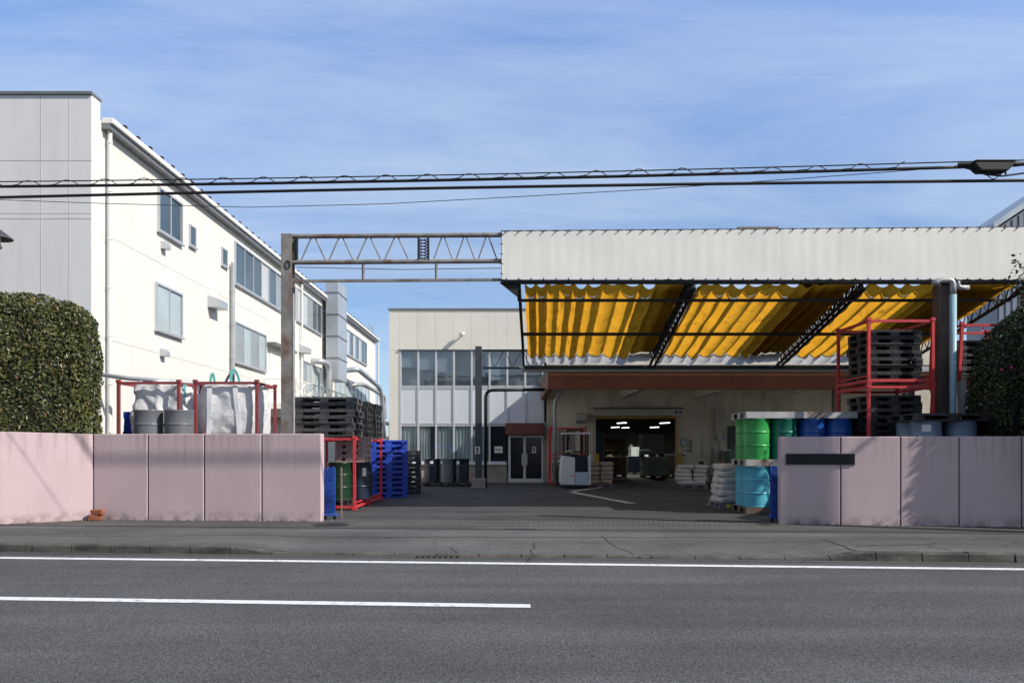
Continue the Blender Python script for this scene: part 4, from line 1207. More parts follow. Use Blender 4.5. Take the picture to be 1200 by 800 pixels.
DR, DH = 0.292, 0.885
def drum_proto(mat):
    t = bpy.data.objects.new('steel_drum', None); t['category'] = 'drum'
    prof = [(DR-0.012, 0.0), (DR, 0.004), (DR, 0.02), (DR-0.006, 0.026)]
    for z in (0.30, 0.59):
        prof += [(DR-0.006, z-0.06), (DR-0.006, z-0.05), (DR-0.006, z-0.024), (DR+0.004, z-0.012), (DR+0.006, z), (DR+0.004, z+0.012), (DR-0.006, z+0.024), (DR-0.006, z+0.05), (DR-0.006, z+0.06)]
    for z in (0.10, 0.14, 0.18, 0.72, 0.76, 0.80):
        pass
    prof += [(DR-0.006, DH-0.03), (DR, DH-0.02), (DR+0.002, DH-0.008), (DR-0.002, DH), (DR-0.010, DH), (DR-0.012, DH-0.018)]
    mb = MB(); mb.lathe(prof, 40)
    b = mb.build('body', mat, None, smooth='auto'); b.parent = t
    mb = MB(); mb.lathe([(0.0, DH-0.019), (0.15, DH-0.019), (0.16, DH-0.016), (DR-0.0125, DH-0.018)], 40); mb.lathe([(0.0, 0.001), (DR-0.012, 0.001)], 40)
    l = mb.build('lid', mat, None, smooth='auto'); l.parent = t
    mb = MB(); mb.tube([(0.16, 0.1, DH-0.018), (0.16, 0.1, DH+0.004)], 0.035, 12)
    g = mb.build('bung', m_pipe, None, smooth='auto'); g.parent = l
    for o in (b, l, g): C.objects.unlink(o)
    return t
DP = {k: drum_proto(m) for k, m in dict(green=m_dgreen, cyan=m_dcyan, teal=m_dteal, blue=m_dblue, grey=m_dgrey, bluegrey=m_dbluegrey, navy=m_dnavy, forest=m_dforest).items()}
def put_drum(kind, x, y, z, label, group, rz=None, sticker=None):
    r = dup(DP[kind], (x, y, z), rz if rz is not None else random.uniform(0, 6.28), label, group)
    if sticker:
        a0, zz0, wd, ht = sticker
        for ch in r.children:
            if ch.name.startswith('body'): body = ch
        mb = MB(); a0 -= r.rotation_euler.z
        mb.grid(lambda u, v: Vector(((DR+0.0055)*math.cos(a0+(u-0.5)*wd/DR), (DR+0.0055)*math.sin(a0+(u-0.5)*wd/DR), zz0+ht*v)), 6, 1)
        s_ = mb.build('label_sticker', m_paper, body, local=True)
    return r

SACKS = []
def sack_proto(mat, w, d, h, seed):
    random.seed(seed)
    def sp(x, e): return math.copysign(abs(x)**e, x)
    def f(u, v):
        a = u*2*math.pi; b = (v-0.5)*math.pi
        q = Vector((sp(math.cos(b), 0.45)*sp(math.cos(a), 0.32), sp(math.cos(b), 0.45)*sp(math.sin(a), 0.32), sp(math.sin(b), 0.5)))
        p_ = Vector((q.x*w/2, q.y*d/2, q.z*h/2))
        p_ += Vector((mnoise.noise(p_*6+Vector((seed,0,0))), mnoise.noise(p_*6+Vector((0,seed,0))), mnoise.noise(p_*5+Vector((0,0,seed)))*0.9))*0.05
        p_.z = max(-h/2, min(h/2, p_.z))
        return p_
    mb = MB(); mb.grid(f, 28, 14)
    o = mb.build('paper_sack', mat, None, smooth=True); C.objects.unlink(o); return o
SW = [sack_proto(m_sack, 0.50, 0.92, 0.175, 3), sack_proto(m_sack, 0.49, 0.95, 0.175, 11)]
SB = [sack_proto(m_sackbrown, 0.50, 0.92, 0.185, 5), sack_proto(m_sackbrown, 0.49, 0.95, 0.185, 17)]
random.seed(21)
def sack_stack(protos, n, x, y, z, hh, what, where, group):
    for k in range(n):
        i = n-1-k
        for s_, side in ((-0.245, 'left'), (0.245, 'right')):
            place(random.choice(protos), (x+s_+random.uniform(-0.035,0.035), y+random.uniform(-0.04,0.04), z+hh/2+k*hh), random.uniform(-0.07,0.07)+random.choice((0, math.pi)),
                  from_top(i, '%s of the %s pair' % (what, side) if False else '%s %s' % (side, what), where), 'sack', group)

# ------------------------------------------------------------------ racks
def rack(w_, d_, h_, mat, x, y, z, label, group, front_low=True, rz=0.0, tilt=0.0):
    """stacking frame: four posts with cups, top frame, base frame open at the front"""
    t = thing('stacking_rack', label, 'rack', (0,0,0), group)
    hw, hd = w_/2, d_/2; b = 0.06
    for sx in (-1, 1):
        for sy in (-1, 1):
            mb = MB(); mb.bar((sx*hw, sy*hd, 0.0), (sx*(hw-tilt), sy*hd, h_-0.07), b); 
            mb.cbox((sx*(hw-tilt), sy*hd, h_-0.035), (0.085, 0.085, 0.07)); mb.cbox((sx*hw, sy*hd, 0.03), (0.10, 0.10, 0.058))
            mb.build('post', mat, t, local=True)
    mb = MB(); zt = h_-0.07; tw_ = hw-tilt
    for sy in (-1, 1): mb.bar((-tw_+b/2+0.002, sy*hd, zt), (tw_-b/2-0.002, sy*hd, zt), 0.05, 0.055)
    for sx in (-1, 1): mb.bar((sx*tw_, -hd+b/2+0.002, zt), (sx*tw_, hd-b/2-0.002, zt), 0.05, 0.055)
    mb.build('top_frame', mat, t, local=True)
    mb = MB()
    for sx in (-1, 1): mb.bar((sx*hw, -hd+b/2+0.002, 0.07), (sx*hw, hd-b/2-0.002, 0.07), 0.05, 0.06); mb.bar((sx*hw, -hd+b/2+0.002, 0.17), (sx*hw, hd-b/2-0.002, 0.17), 0.03, 0.03)
    mb.bar((-hw+b/2+0.002, hd, 0.07), (hw-b/2-0.002, hd, 0.07), 0.05, 0.06)
    if front_low: mb.bar((-hw+b/2+0.002, -hd, 0.07), (hw-b/2-0.002, -hd, 0.07), 0.05, 0.06)
    for k in (-0.33, 0.33): mb.bar((k*w_, -hd+0.03, 0.06), (k*w_, hd-0.03, 0.06), 0.05, 0.03)
    mb.build('base_frame', mat, t, local=True)
    t.location = (x, y, z); t.rotation_euler = (0,0,rz)
    return t

# --- left yard, behind the pink wall
xa, xb = PX(139, 17.0), PX(209.5, 17.0)
rack(xb-xa, 1.2, 1.44, m_redold, (xa+xb)/2, 17.6, 1.44, 'old red stacking rack around the slumped grey bag behind the left wall', 'red stacking racks')
rack(xb-xa, 1.2, 1.44, m_redold, (xa+xb)/2, 17.6, 0, 'lower old red rack hidden behind the left wall under the slumped bag', 'red stacking racks')
xa2, xb2 = PX(229, 17.0), PX(301, 17.0)
rack(xb2-xa2, 1.3, 1.44, m_redold, (xa2+xb2)/2, 17.65, 1.44, 'old red stacking rack around the full white bag behind the left wall', 'red stacking racks')
rack(xb2-xa2, 1.3, 1.44, m_redold, (xa2+xb2)/2, 17.65, 0, 'lower old red rack behind the left wall under the full white bag', 'red stacking racks')
# bulk bags
def bulk_bag(cx, cy, z0, w_, d_, h_, seed, label, slump, straps):
    t = thing('bulk_bag', label, 'bag', (cx, cy, z0), 'white bulk bags')
    def f(u, v):
        a = u*2*math.pi
        e = 5.5
        q = Vector((math.cos(a), math.sin(a), 0)); r = (abs(q.x)**e+abs(q.y)**e)**(-1/e); q = q*r
        # side profile: rounded foot, bulge, drawn-in shoulders, folded top
        vv = v
        if v < 0.08: prof = 0.72 + 0.28*math.sin(v/0.08*math.pi/2)
        elif v < 0.82: prof = 1.0 + 0.05*math.sin((v-0.08)/0.74*math.pi) - slump*0.10*(v-0.08)
        else: prof = (1.0 - slump*0.16) * math.cos((v-0.82)/0.18*math.pi/2*0.98)
        z = h_*min(1.0, (v/0.86)) if v < 0.86 else h_*(1.0 - slump*0.05*(v-0.86)/0.14)
        p_ = Vector((q.x*w_/2*prof, q.y*d_/2*prof, z))
        k = 0.022 + 0.05*slump
        # long creases: ridged noise
        cr = lambda P_: 1-abs(mnoise.noise(P_))*2
        off = (cr(Vector((p_.x*2.2+seed, p_.y*2.2, p_.z*1.4+p_.x))) - 0.5)*k + mnoise.noise(p_*5.5+Vector((seed,seed,0)))*k*0.55 + mnoise.noise(p_*13+Vector((0,seed,0)))*k*0.22
        if v < 0.02: off *= 0.1
        p_ += Vector((q.x, q.y, 0.0)).normalized()*off
        if v > 0.7: p_.z += mnoise.noise(p_*3.5+Vector((seed*2,0,0)))*(0.05+0.16*slump)
        p_.z = max(0, p_.z)
        return p_ + Vector((cx, cy, z0))
    mb = MB(); mb.grid(f, 96, 56); mb.build('sack_body', m_bag, t, smooth=True)
    for (x, y, dx, hgt, mt, lean) in straps:
        mb = MB(); pts = []
        for k in range(11):
            a = k/10*math.pi
            pts.append(Vector((cx+x+dx*math.cos(a)+lean*math.sin(a), cy+y+0.02*math.sin(a), z0+h_-0.12+hgt*math.sin(a))))
        for k in range(10): mb.bar(pts[k], pts[k+1], 0.055, 0.012, (0,1,0.2))
        mb.build('lifting_loop', mt, t)
    return t
bg1 = bulk_bag(-7.62, 17.6, 1.66, 1.22, 1.0, 1.16, 2.0, 'slumped grey white bulk bag behind the two grey drums', 1.0,
         [(-0.42, -0.42, 0.07, -0.16, m_teal, -0.03), (0.44, -0.44, 0.10, 0.1, m_teal, 0.1), (0.5, -0.4, 0.05, -0.32, m_teal, 0.0)])
bg2 = bulk_bag((xa2+xb2)/2-0.02, 17.65, 1.64, 1.27, 1.16, 1.17, 7.0, 'full white bulk bag standing in the red rack by the gate post', 0.15,
         [(-0.32, -0.5, 0.05, 0.34, m_teal, -0.02), (0.18, -0.5, 0.10, 0.42, m_teal, -0.06), (-0.3, 0.3, 0.10, 0.42, m_slate, 0.1)])
# flat white webbing that runs up the faces of the full bag
for k_, (fx, lean) in enumerate(((-0.36, 0.02), (0.30, -0.10), (0.60, 0.0))):
    mb = MB(); cx_, cy_ = (xa2+xb2)/2-0.02, 17.65
    for q_ in range(12):
        za = 1.72 + q_*0.086; zb = za + 0.087
        bul = lambda z: 0.012*math.sin(z*7+fx*9)
        dpt = 0.60 if abs(fx) < 0.5 else 0.44
        mb.bar((cx_+fx+lean*q_/12, cy_-dpt-bul(za)-0.025, za), (cx_+fx+lean*(q_+1)/12, cy_-dpt-bul(zb)-0.025, zb), 0.10, 0.012, (0,1,0))
    mb.build('webbing', m_web, bg2)
place(P_BLACK, ((xa+xb)/2, 17.6, 1.44+0.1), 0, 'black pallet under the slumped grey bag in the old red rack', 'pallet', 'pallets in the old red racks')
place(P_BLACK, ((xa2+xb2)/2, 17.65, 1.44+0.1), 0, 'black pallet under the full white bag in the old red rack', 'pallet', 'pallets in the old red racks')
# grey drums, two layers of four on steel pallets
gx0 = -7.19
def four(kind, cx, cy, z, labels, group, stickers=None):
    for i, (dx, dy) in enumerate(((-0.295,-0.28),(0.295,-0.28),(-0.295,0.28),(0.295,0.28))):
        put_drum(kind[i] if isinstance(kind, (list, tuple)) else kind, cx+dx, cy+dy, z, labels[i], group, None, (stickers or {}).get(i))
gz = 2.20 - DH
for i, (dx, lab, zz) in enumerate(((-0.315, 'left grey steel drum in front of the slumped bag', gz), (0.315, 'right grey steel drum in front of the slumped bag', gz),
                          (-0.315, 'grey steel drum under the left grey drum behind the wall', gz-DH-0.142), (0.315, 'grey steel drum under the right grey drum behind the wall', gz-DH-0.142))):
    put_drum('grey', PX(192, 16.45)+dx, 16.45, zz, lab, 'grey drums behind the left wall')
P_S2 = steel_pallet('steel_pallet', m_rustpallet)
P_S2.scale = (1.04, 0.54, 1)
place(P_S2, (PX(192, 16.45), 16.45, gz-0.141), 0, 'narrow rusty steel pallet between the two layers of grey drums', 'pallet', 'steel pallets')
place(P_S2, (PX(192, 16.45), 16.45, gz-DH-0.142-0.141), 0, 'narrow rusty steel pallet on the ground under the grey drums', 'pallet', 'steel pallets')
mb = MB(); zt = gz-DH-0.142-0.142; mb.box(PX(192,16.45)-0.6, PX(192,16.45)+0.6, 16.2, 16.7, 0, zt)
# blue pallets between hedge and drums
pstack(P_BLUE, 15, PX(150.5, 18.6)+0.55, 18.9, 0, 0.0, 'blue plastic pallet', 'the tall stack between hedge and grey drums', 'blue pallets', 0.015)

# --- red rack and stacks along the left side of the driveway
rx = -3.62
def lowrack(y0, y1, lab):
    return rack(1.5, y1-y0, 1.70, m_red, rx-0.75, (y0+y1)/2, 0, lab, 'red stacking racks', True)
lowrack(18.3, 19.85, 'bright red rack carrying black pallets, nearest the left wall end')
lowrack(20.15, 22.0, 'bright red rack behind the first one, left of the blue pallet stack')
pstack(P_GREY, 6, rx-0.72, 18.95, 1.70, 0.0, 'dusty dark pallet', 'the near stack upon the red rack', 'dark pallets on the red racks', 0.03)
pstack(P_BLACK, 6, rx-0.62, 20.75, 1.705, 0.05, 'black pallet', 'the middle stack upon the red rack', 'dark pallets on the red racks', 0.02)
pstack(P_BLACK, 6, rx-0.60, 21.6+0.4, 1.71, 0.0, 'black pallet', 'the far stack upon the red rack', 'dark pallets on the red racks', 0.02)
put_drum('forest', PX(398, 19.0), 19.0, 0.20, 'dark green drum inside the near red rack', 'drums in the red racks')
put_drum('navy', PX(421, 19.4)-0.02, 19.42, 0.20, 'navy drum with a white sticker inside the near red rack', 'drums in the red racks', None, (-0.9, 0.55, 0.10, 0.2))
put_drum('navy', PX(423, 21.0), 21.0, 0.12, 'navy drum standing in the second red rack', 'drums in the red racks')
place(P_BLACK, (rx-0.75, 19.05, 0.10-0.055+0.03), 0, 'black pallet under the drums in the near red rack', 'pallet', 'dark pallets on the red racks')
place(P_BLACK, (rx-0.75, 21.05, 0.10-0.055+0.03), 0, 'black pallet under the drum in the second red rack', 'pallet', 'dark pallets on the red racks')
pstack(P_PINK, 4, PX(421, 19.3)-0.15, 19.35, 1.09, 0.0, 'pinkish pallet', 'the small pile upon the drums in the red rack', 'pinkish pallets', 0.01, 0.15, 0.01)
# blue stacks
bx_, by_ = PX(457, 23.2)-0.2, 23.4
pstack(P_BLUE, 11, bx_, by_, 0, 0.42, 'blue plastic pallet', 'the blue stack standing in the sun by the driveway', 'blue pallets', 0.025)
pstack(P_BLUE, 11, PX(436, 24.3)-0.2, 24.6, 0, 0.1, 'blue plastic pallet', 'the blue stack half hidden by the red rack', 'blue pallets', 0.02)
pstack(P_BLACK, 9, PX(478, 25.2)-0.16, 25.3, 0, 0.1, 'black pallet', 'the stack behind the sunlit blue stack', 'black pallets by the office', 0.02)
pstack(P_BLACK, 9, PX(470, 26.8)-0.25, 26.8, 0, 0.0, 'black pallet', 'the shaded stack nearest the office windows', 'black pallets by the office', 0.02)
# drums before the office
for i, (px, kind, lab, stk) in enumerate(((506, 'navy', 'left black drum with a white sticker below the office windows', (-1.5, 0.70, 0.12, 0.1)),
                                 (523.5, 'grey', 'middle grey drum below the office windows', (-2.2, 0.70, 0.08, 0.1)),
                                 (541, 'navy', 'right black drum with a slanted sticker below the office windows', (-2.0, 0.68, 0.12, 0.12)))):
    put_drum(kind, PX(px, 30.3), 30.3, 0.152, lab, 'drums below the office windows', None, stk)
place(P_BLACK, (PX(514, 30.3), 30.4, 0), 0, 'black pallet under the left pair of drums below the office windows', 'pallet', 'black pallets by the office')
place(P_BLACK, (PX(549, 30.3), 30.4, 0), 0, 'black pallet under the right drum below the office windows', 'pallet', 'black pallets by the office')

# folding gates pushed back at both wall ends
def folding_gate(x, y, n, wd, h_, label):
    t = thing('folding_gate', label, 'gate', (x, y, 0), 'blue folding gates')
    mb = MB()
    for k in range(n):
        xx = x + wd*k/(n-1)
        mb.bar((xx, y+0.03*(k % 2), 0.10), (xx, y+0.03*(k % 2), h_-0.02*(k % 3)), 0.022, 0.03)
    mb.build('uprights', m_gblue, t)
    mb = MB()
    z = 0.16
    while z < h_-0.2:
        for k in range(n-1):
            x0_, x1_ = x + wd*k/(n-1), x + wd*(k+1)/(n-1)
            mb.bar((x0_, y-0.015, z), (x1_, y-0.015, z+0.2), 0.016, 0.006, (0,1,0)); mb.bar((x0_, y-0.022, z+0.2), (x1_, y-0.022, z), 0.016, 0.006, (0,1,0))
        z += 0.21
    mb.build('lattice', m_gblue, t)
    mb = MB(); mb.box(x-0.02, x+wd+0.05, y-0.05, y+0.09, 0.07, 0.13); mb.build('bottom_rail', m_gblue, t, bevel=0.008)
    for xx in (x+0.03, x+wd):
        mb = MB(); mb.tube([(xx, y-0.02, 0.036), (xx, y+0.02, 0.036)], 0.035, 14); mb.build('castor', m_rubber, t, smooth='auto')
folding_gate(-3.74, 15.80, 8, 0.22, 1.06, 'blue folding gate pushed back at the end of the left wall')
folding_gate(4.99, 15.35, 6, 0.14, 1.08, 'blue folding gate pushed back behind the right wall end')
mb = MB(); mb.bar((-3.42, 16.0, 0.0), (-3.50, 16.35, 1.02), 0.035)
tag(mb.build('steel_bar', m_rustpallet), 'rusty bar leaning beside the folded left gate', 'bar')

# --- drums right of the gateway
dx_, dyy = 5.66, 17.78
B = 0.0
b1 = place(P_RUST, (dx_, dyy, B), 0, 'rusty steel pallet on the ground under the light blue drums', 'pallet', 'steel pallets')
z1 = 0.142
four('cyan', dx_, dyy, z1, ['front left light blue drum right of the sack stacks', 'front right light blue drum half hidden by the pink wall end', 'rear left light blue drum peeping out behind the front one', 'rear right light blue drum hidden at the back of its pallet'], 'light blue drums', {0: (-0.55, 0.30, 0.10, 0.22)})
z2 = z1 + DH + 0.006
place(P_STEEL, (dx_, dyy, z2), 0, 'worn steel pallet between the light blue and the green drums', 'pallet', 'steel pallets')
z3 = z2 + 0.142
four(['green', 'teal', 'green', 'teal'], dx_, dyy, z3, ['front bright green drum above the light blue drums', 'front dark green drum beside the bright green one', 'rear bright green drum behind the front green one', 'rear dark green drum at the back of its pallet'], 'green drums')
z4 = z3 + DH + 0.006
place(P_STEEL, (dx_, dyy, z4), 0, 'pale worn steel pallet lying on the green drums', 'pallet', 'steel pallets')
dx2 = 6.87
place(P_RUST, (dx2, dyy, B), 0, 'rusty steel pallet on the ground under the blue drums', 'pallet', 'steel pallets')
four('blue', dx2, dyy, z1, ['front left blue drum in the lower layer behind the nameplate wall', 'front right blue drum in the lower layer behind the nameplate wall', 'rear left blue drum in the lower layer behind the nameplate wall', 'rear right blue drum in the lower layer behind the nameplate wall'], 'blue drums')
place(P_RUST, (dx2, dyy, z2), 0, 'rusty steel pallet between the two layers of blue drums', 'pallet', 'steel pallets')
four('blue', dx2, dyy, z3, ['left blue drum showing above the pink wall', 'right blue drum showing above the pink wall', 'blue drum behind the left one above the pink wall', 'blue drum behind the right one above the pink wall'], 'blue drums')
place(P_STEEL, (dx2, dyy, z4), math.pi, 'rust stained steel pallet lying on the blue drums', 'pallet', 'steel pallets')
# blue-grey drums by the right hedge
qx, qy = PX(1104, 15.75)+0.02, 15.78
place(P_RUST, (qx, qy+0.25, 0), 0, 'rusty steel pallet under the blue grey drums', 'pallet', 'steel pallets')
four('bluegrey', qx, qy+0.25, z1, ['front left blue grey drum in the lower layer', 'front right blue grey drum in the lower layer', 'rear left blue grey drum in the lower layer', 'rear right blue grey drum in the lower layer'], 'blue grey drums')
place(P_RUST, (qx, qy+0.25, z2), 0, 'rusty steel pallet between the layers of blue grey drums', 'pallet', 'steel pallets')
def fourw(kind, cx, cy, z, labels, group, st=None, sp=0.345):
    for i, (ddx, ddy) in enumerate(((-sp,-0.28),(sp,-0.28),(-sp,0.28),(sp,0.28))):
        put_drum(kind, cx+ddx, cy+ddy, z, labels[i], group, None, (st or {}).get(i))
fourw('bluegrey', qx, qy+0.25, z3-0.12, ['blue grey drum with two paper stickers above the pink wall', 'plain blue grey drum beside the dark hedge above the pink wall', 'blue grey drum behind the stickered one', 'blue grey drum behind the plain one beside the hedge'], 'blue grey drums', {0: (-2.0, 0.68, 0.16, 0.14)})
P_BIG = pallet_mesh('plastic_pallet', m_pblack, 1.42, 1.2, 0.15)
place(P_BIG, (qx+0.02, qy+0.25, z3-0.12+DH+0.006), 0, 'wide dark plastic pallet lying on the blue grey drums', 'pallet', 'dark pallets at the right racks')

# --- red racks at the right, three tiers
YK = 16.68; HT = 1.383
ra, rb = PX(1018, YK), PX(1093, YK)
rc, rw = (ra+rb)/2, rb-ra
for k, nm in enumerate(('bottom', 'middle', 'top')):
    rack(rw, 1.55, HT, m_red, rc, YK+0.775, k*(HT+0.0005), '%s one of three red racks stacked under the yellow awning' % nm, 'red stacking racks', True)
    pstack(P_BLACK, 7, rc-0.02, YK+0.72, k*HT+0.1005, 0.0, 'black pallet', 'the %s red rack under the awning' % nm, 'dark pallets at the right racks', 0.03)
rc2 = PX(1124, 17.2)+0.72
for k, nm in enumerate(('bottom', 'middle', 'top')):
    rack(1.4, 1.2, HT, m_red, rc2, 17.85, k*(HT+0.0005), '%s red rack of the pile half hidden by the camellia hedge' % nm, 'red stacking racks', True, 0.0, 0.07)
pstack(P_GREY, 6, rc2+0.05, 17.95, 2*HT+0.1005, 0.0, 'dusty dark pallet', 'the top rack behind the camellia hedge', 'dark pallets at the right racks', 0.02)
mb = MB(); mb.box(PX(1126, 16.95), PX(1132.5, 16.95), 16.95, 17.1, 0.0, PZ(446, 16.95)); tag(mb.build('white_board', m_truck), 'narrow white board standing between pale blue pipe and camellia hedge', 'board')

# --- sacks
place(P_MAUVE, (PX(843, 18.75)+0.49, 19.2, 0), 0, 'mauve pallet with a yellow sticker under the nearest white sacks', 'pallet', 'mauve pallets')
mb = MB(); mb.box(PX(851.0, 18.69), PX(856.0, 18.69), 18.680, 18.685, 0.03, 0.10); tag(mb.build('sticker', m_ysticker), 'square yellow sticker on the mauve pallet by the light blue drums', 'sticker')
sack_stack(SW, 6, PX(843, 18.75)+0.53, 19.2, 0.131, 0.152, 'white sack', 'the nearest stack beside the light blue drums', 'white sacks')
place(P_MAUVE, (PX(810, 28.9), 28.9, 0), 0, 'mauve pallet under the sacks right of the loading door', 'pallet', 'mauve pallets')
sack_stack(SW, 5, PX(810, 28.9), 28.9, 0.131, 0.138, 'white sack', 'the stack right of the loading door', 'white sacks')
place(P_MAUVE, (PX(836, 28.7)+0.47, 28.9, 0), 0, 'mauve pallet under the sacks before the green machine', 'pallet', 'mauve pallets')
sack_stack(SW, 5, PX(836, 28.7)+0.49, 28.9, 0.131, 0.138, 'white sack', 'the stack before the green machine', 'white sacks')
place(P_MAUVE, (PX(702, 29.6), 29.7, 0), 0, 'mauve pallet under the brown sacks beside the lift truck', 'pallet', 'mauve pallets')
sack_stack(SB, 5, PX(702.5, 29.6), 29.7, 0.131, 0.158, 'brown sack', 'the stack beside the white lift truck', 'brown sacks')
# rack with pallets behind the lift truck
ka, kb = PX(645, 31), PX(686, 31)
rack(kb-ka, 1.1, 1.15, m_red, (ka+kb)/2, 31.5, 1.12, 'upper red rack full of pallets behind the white lift truck', 'red stacking racks')
rack(kb-ka, 1.1, 1.12, m_red, (ka+kb)/2, 31.5, 0.0, 'lower red rack behind the white lift truck', 'red stacking racks')
pstack(P_PINK, 6, (ka+kb)/2-0.05, 31.5, 1.22, 0.0, 'grey pink pallet', 'the upper rack behind the lift truck', 'pallets behind the lift truck', 0.01, 0.15, 0.01)
pstack(P_BLACK, 5, (ka+kb)/2, 31.5, 0.1, 0.0, 'black pallet', 'the lower rack behind the lift truck', 'pallets behind the lift truck', 0.01, 0.15, 0.01)

# --- lift truck (stand-up reach truck)
lt0 = Vector((PX(673.5, 28.8), 28.9, 0))
lt_ = thing('lift_truck', 'white stand up lift truck parked left of the loading door', 'forklift', lt0)
def L_(x, y, z): return lt0 + Vector((x, y, z))
def lbox(mb, x0, x1, y0, y1, z0, z1): mb.box(lt0.x+x0, lt0.x+x1, lt0.y+y0, lt0.y+y1, z0, z1)
mb = MB()
mb.prism([L_(-0.52,-0.55,0.12), L_(-0.02,-0.55,0.12), L_(-0.02,-0.55,1.10), L_(-0.44,-0.55,1.18), L_(-0.50,-0.55,1.0), L_(-0.54,-0.55,0.4)], (0, 1.1, 0))
mb.build('body', m_truck, lt_, bevel=0.04)
mb = MB(); mb.prism([L_(-0.50,-0.54,1.182), L_(-0.03,-0.54,1.105), L_(0.1,-0.54,1.16), L_(0.1,-0.54,1.22), L_(-0.4,-0.54,1.25)], (0, 1.0, 0)); mb.build('dash', m_black, lt_, bevel=0.02)
mb = MB(); lbox(mb, -0.018, 0.47, -0.54, 0.5, 0.12, 0.58); mb.build('step_panel', m_truckblue, lt_, bevel=0.02)
mb = MB(); lbox(mb, -0.018, 0.46, 0.1, 0.5, 0.582, 1.16); mb.build('backrest', m_navy, lt_, bevel=0.03)
mb = MB(); lbox(mb, 0.472, 0.54, -0.54, 0.5, 0.12, 1.2); mb.build('side_guard', m_truck, lt_, bevel=0.02)
mb = MB(); lbox(mb, -0.5, 0.53, -0.53, 0.5, 0.07, 0.118); mb.build('skirt', m_black, lt_)
for (x, y) in ((-0.28,-0.5), (0.35,-0.46), (-0.28,0.36), (0.35,0.36)):
    q = MB(); q.tube([L_(x, y, 0.125), L_(x, y+0.12, 0.125)], 0.125, 18); wq = q.build('wheel', m_rubber, lt_, smooth='auto')
    q = MB(); q.tube([L_(x, y-0.006, 0.125), L_(x, y-0.001, 0.125)], 0.06, 14); q.build('rim', m_pipe, wq, smooth='auto')
mb = MB()
for (x, y) in ((-0.38, 0.42), (0.44, 0.42), (0.44, -0.40)): mb.bar(L_(x, y, 1.15), L_(x, y, 1.93), 0.06)
mb.build('guard_post', m_black, lt_)
mb = MB(); lbox(mb, -0.47, 0.55, -0.5, 0.52, 1.93, 1.99); mb.build('overhead_guard', m_truck, lt_, bevel=0.015)
mb = MB()
for x in (-0.2, 0.3): mb.bar(L_(x, 0.60, 0.05), L_(x, 0.60, 2.15), 0.08, 0.10)
for z in (0.5, 1.3, 2.1): mb.bar(L_(-0.2, 0.6, z), L_(0.3, 0.6, z), 0.06)
mb.build('mast', m_darksteel, lt_)
for x in (-0.22, 0.32):
    mb = MB(); mb.bar(L_(x, 0.66, 0.08), L_(x, 1.7, 0.06), 0.1, 0.04); mb.build('fork', m_darksteel, lt_)
mb = MB(); mb.tube(elbow([L_(-0.05,-0.2,1.2), L_(-0.12,-0.25,1.32), L_(-0.25,-0.25,1.34)], 0.05), 0.03, 8); mb.lathe([(0.0,0.04),(0.06,0.03),(0.08,0.0),(0.0,-0.01)], 14, L_(-0.28,-0.3,1.3)); mb.build('control_knob', m_cream, lt_, smooth=True)
mb = MB(); mb.box(lt0.x-0.16, lt0.x-0.04, lt0.y-0.556, lt0.y-0.5505, 0.42, 0.45); mb.build('red_mark', m_red, lt_)

# --- loads inside the warehouse
def load(x, y, z, w_, d_, nx, nz, hz, mat, label, group):
    t = thing('pallet_load', label, 'pallet load', (x, y, z), group)
    mb = MB()
    cw = w_/nx
    for k in range(nz):
        for i in range(nx): 
            o_ = 0.0 if k % 2 == 0 else 0.012
            mb.box(x-w_/2+i*cw+0.006+o_, x-w_/2+(i+1)*cw-0.006+o_, y-d_/2, y+d_/2, z+0.13+k*hz+0.004, z+0.13+(k+1)*hz-0.004)
    mb.build('cartons', mat, t, bevel=0.01)
    mb = MB(); mb.box(x-w_/2, x+w_/2, y-d_/2, y+d_/2, z+0.1, z+0.13)
    for i in (-1,0,1): mb.box(x+i*(w_/2-0.06)-0.055, x+i*(w_/2-0.06)+0.055, y-d_/2, y+d_/2, z, z+0.099)
    mb.build('pallet', m_wood, t)
load(PX(767.5, 38.6), 39.1, 0, 1.12, 1.1, 4, 5, 0.18, m_carton, 'lower load of pale green cartons inside the loading door', 'carton loads in the warehouse')
load(PX(766, 38.6)-0.03, 39.1, 1.035, 1.05, 1.1, 3, 5, 0.19, m_carton, 'upper load of pale green cartons inside the loading door', 'carton loads in the warehouse')
load(PX(722, 40), 40.6, 0, 1.1, 1.1, 2, 4, 0.22, m_wood, 'lower dark brown load left inside the loading door', 'brown loads in the warehouse')
load(PX(722, 40), 40.6, 1.03, 1.1, 1.1, 2, 4, 0.2, m_wood, 'upper dark brown load left inside the loading door', 'brown loads in the warehouse')
load(PX(746, 44), 44.5, 0, 1.0, 1.1, 2, 4, 0.22, m_navy, 'dark blue load deep inside the loading door', 'dark loads in the warehouse')
load(PX(786, 40), 41.0, 0, 0.9, 1.1, 2, 5, 0.2, m_sackbrown, 'narrow brown load against the right side inside the loading door', 'brown loads in the warehouse')
load(PX(752, 46), 47.0, 0, 1.1, 1.1, 3, 7, 0.2, m_carton, 'tall pale load farther back inside the loading door', 'carton loads in the warehouse')
load(PX(712, 46), 47.5, 0, 1.1, 1.1, 3, 8, 0.2, m_wood, 'tall brown load at the back left inside the loading door', 'brown loads in the warehouse')
mb = MB(); mb.box(ox(701), ox(711), YO+1.0, YO+1.4, 0, 2.2); tag(mb.build('blue_locker', m_navy, None, bevel=0.02), 'tall navy locker just inside the left jamb of the loading door', 'locker')

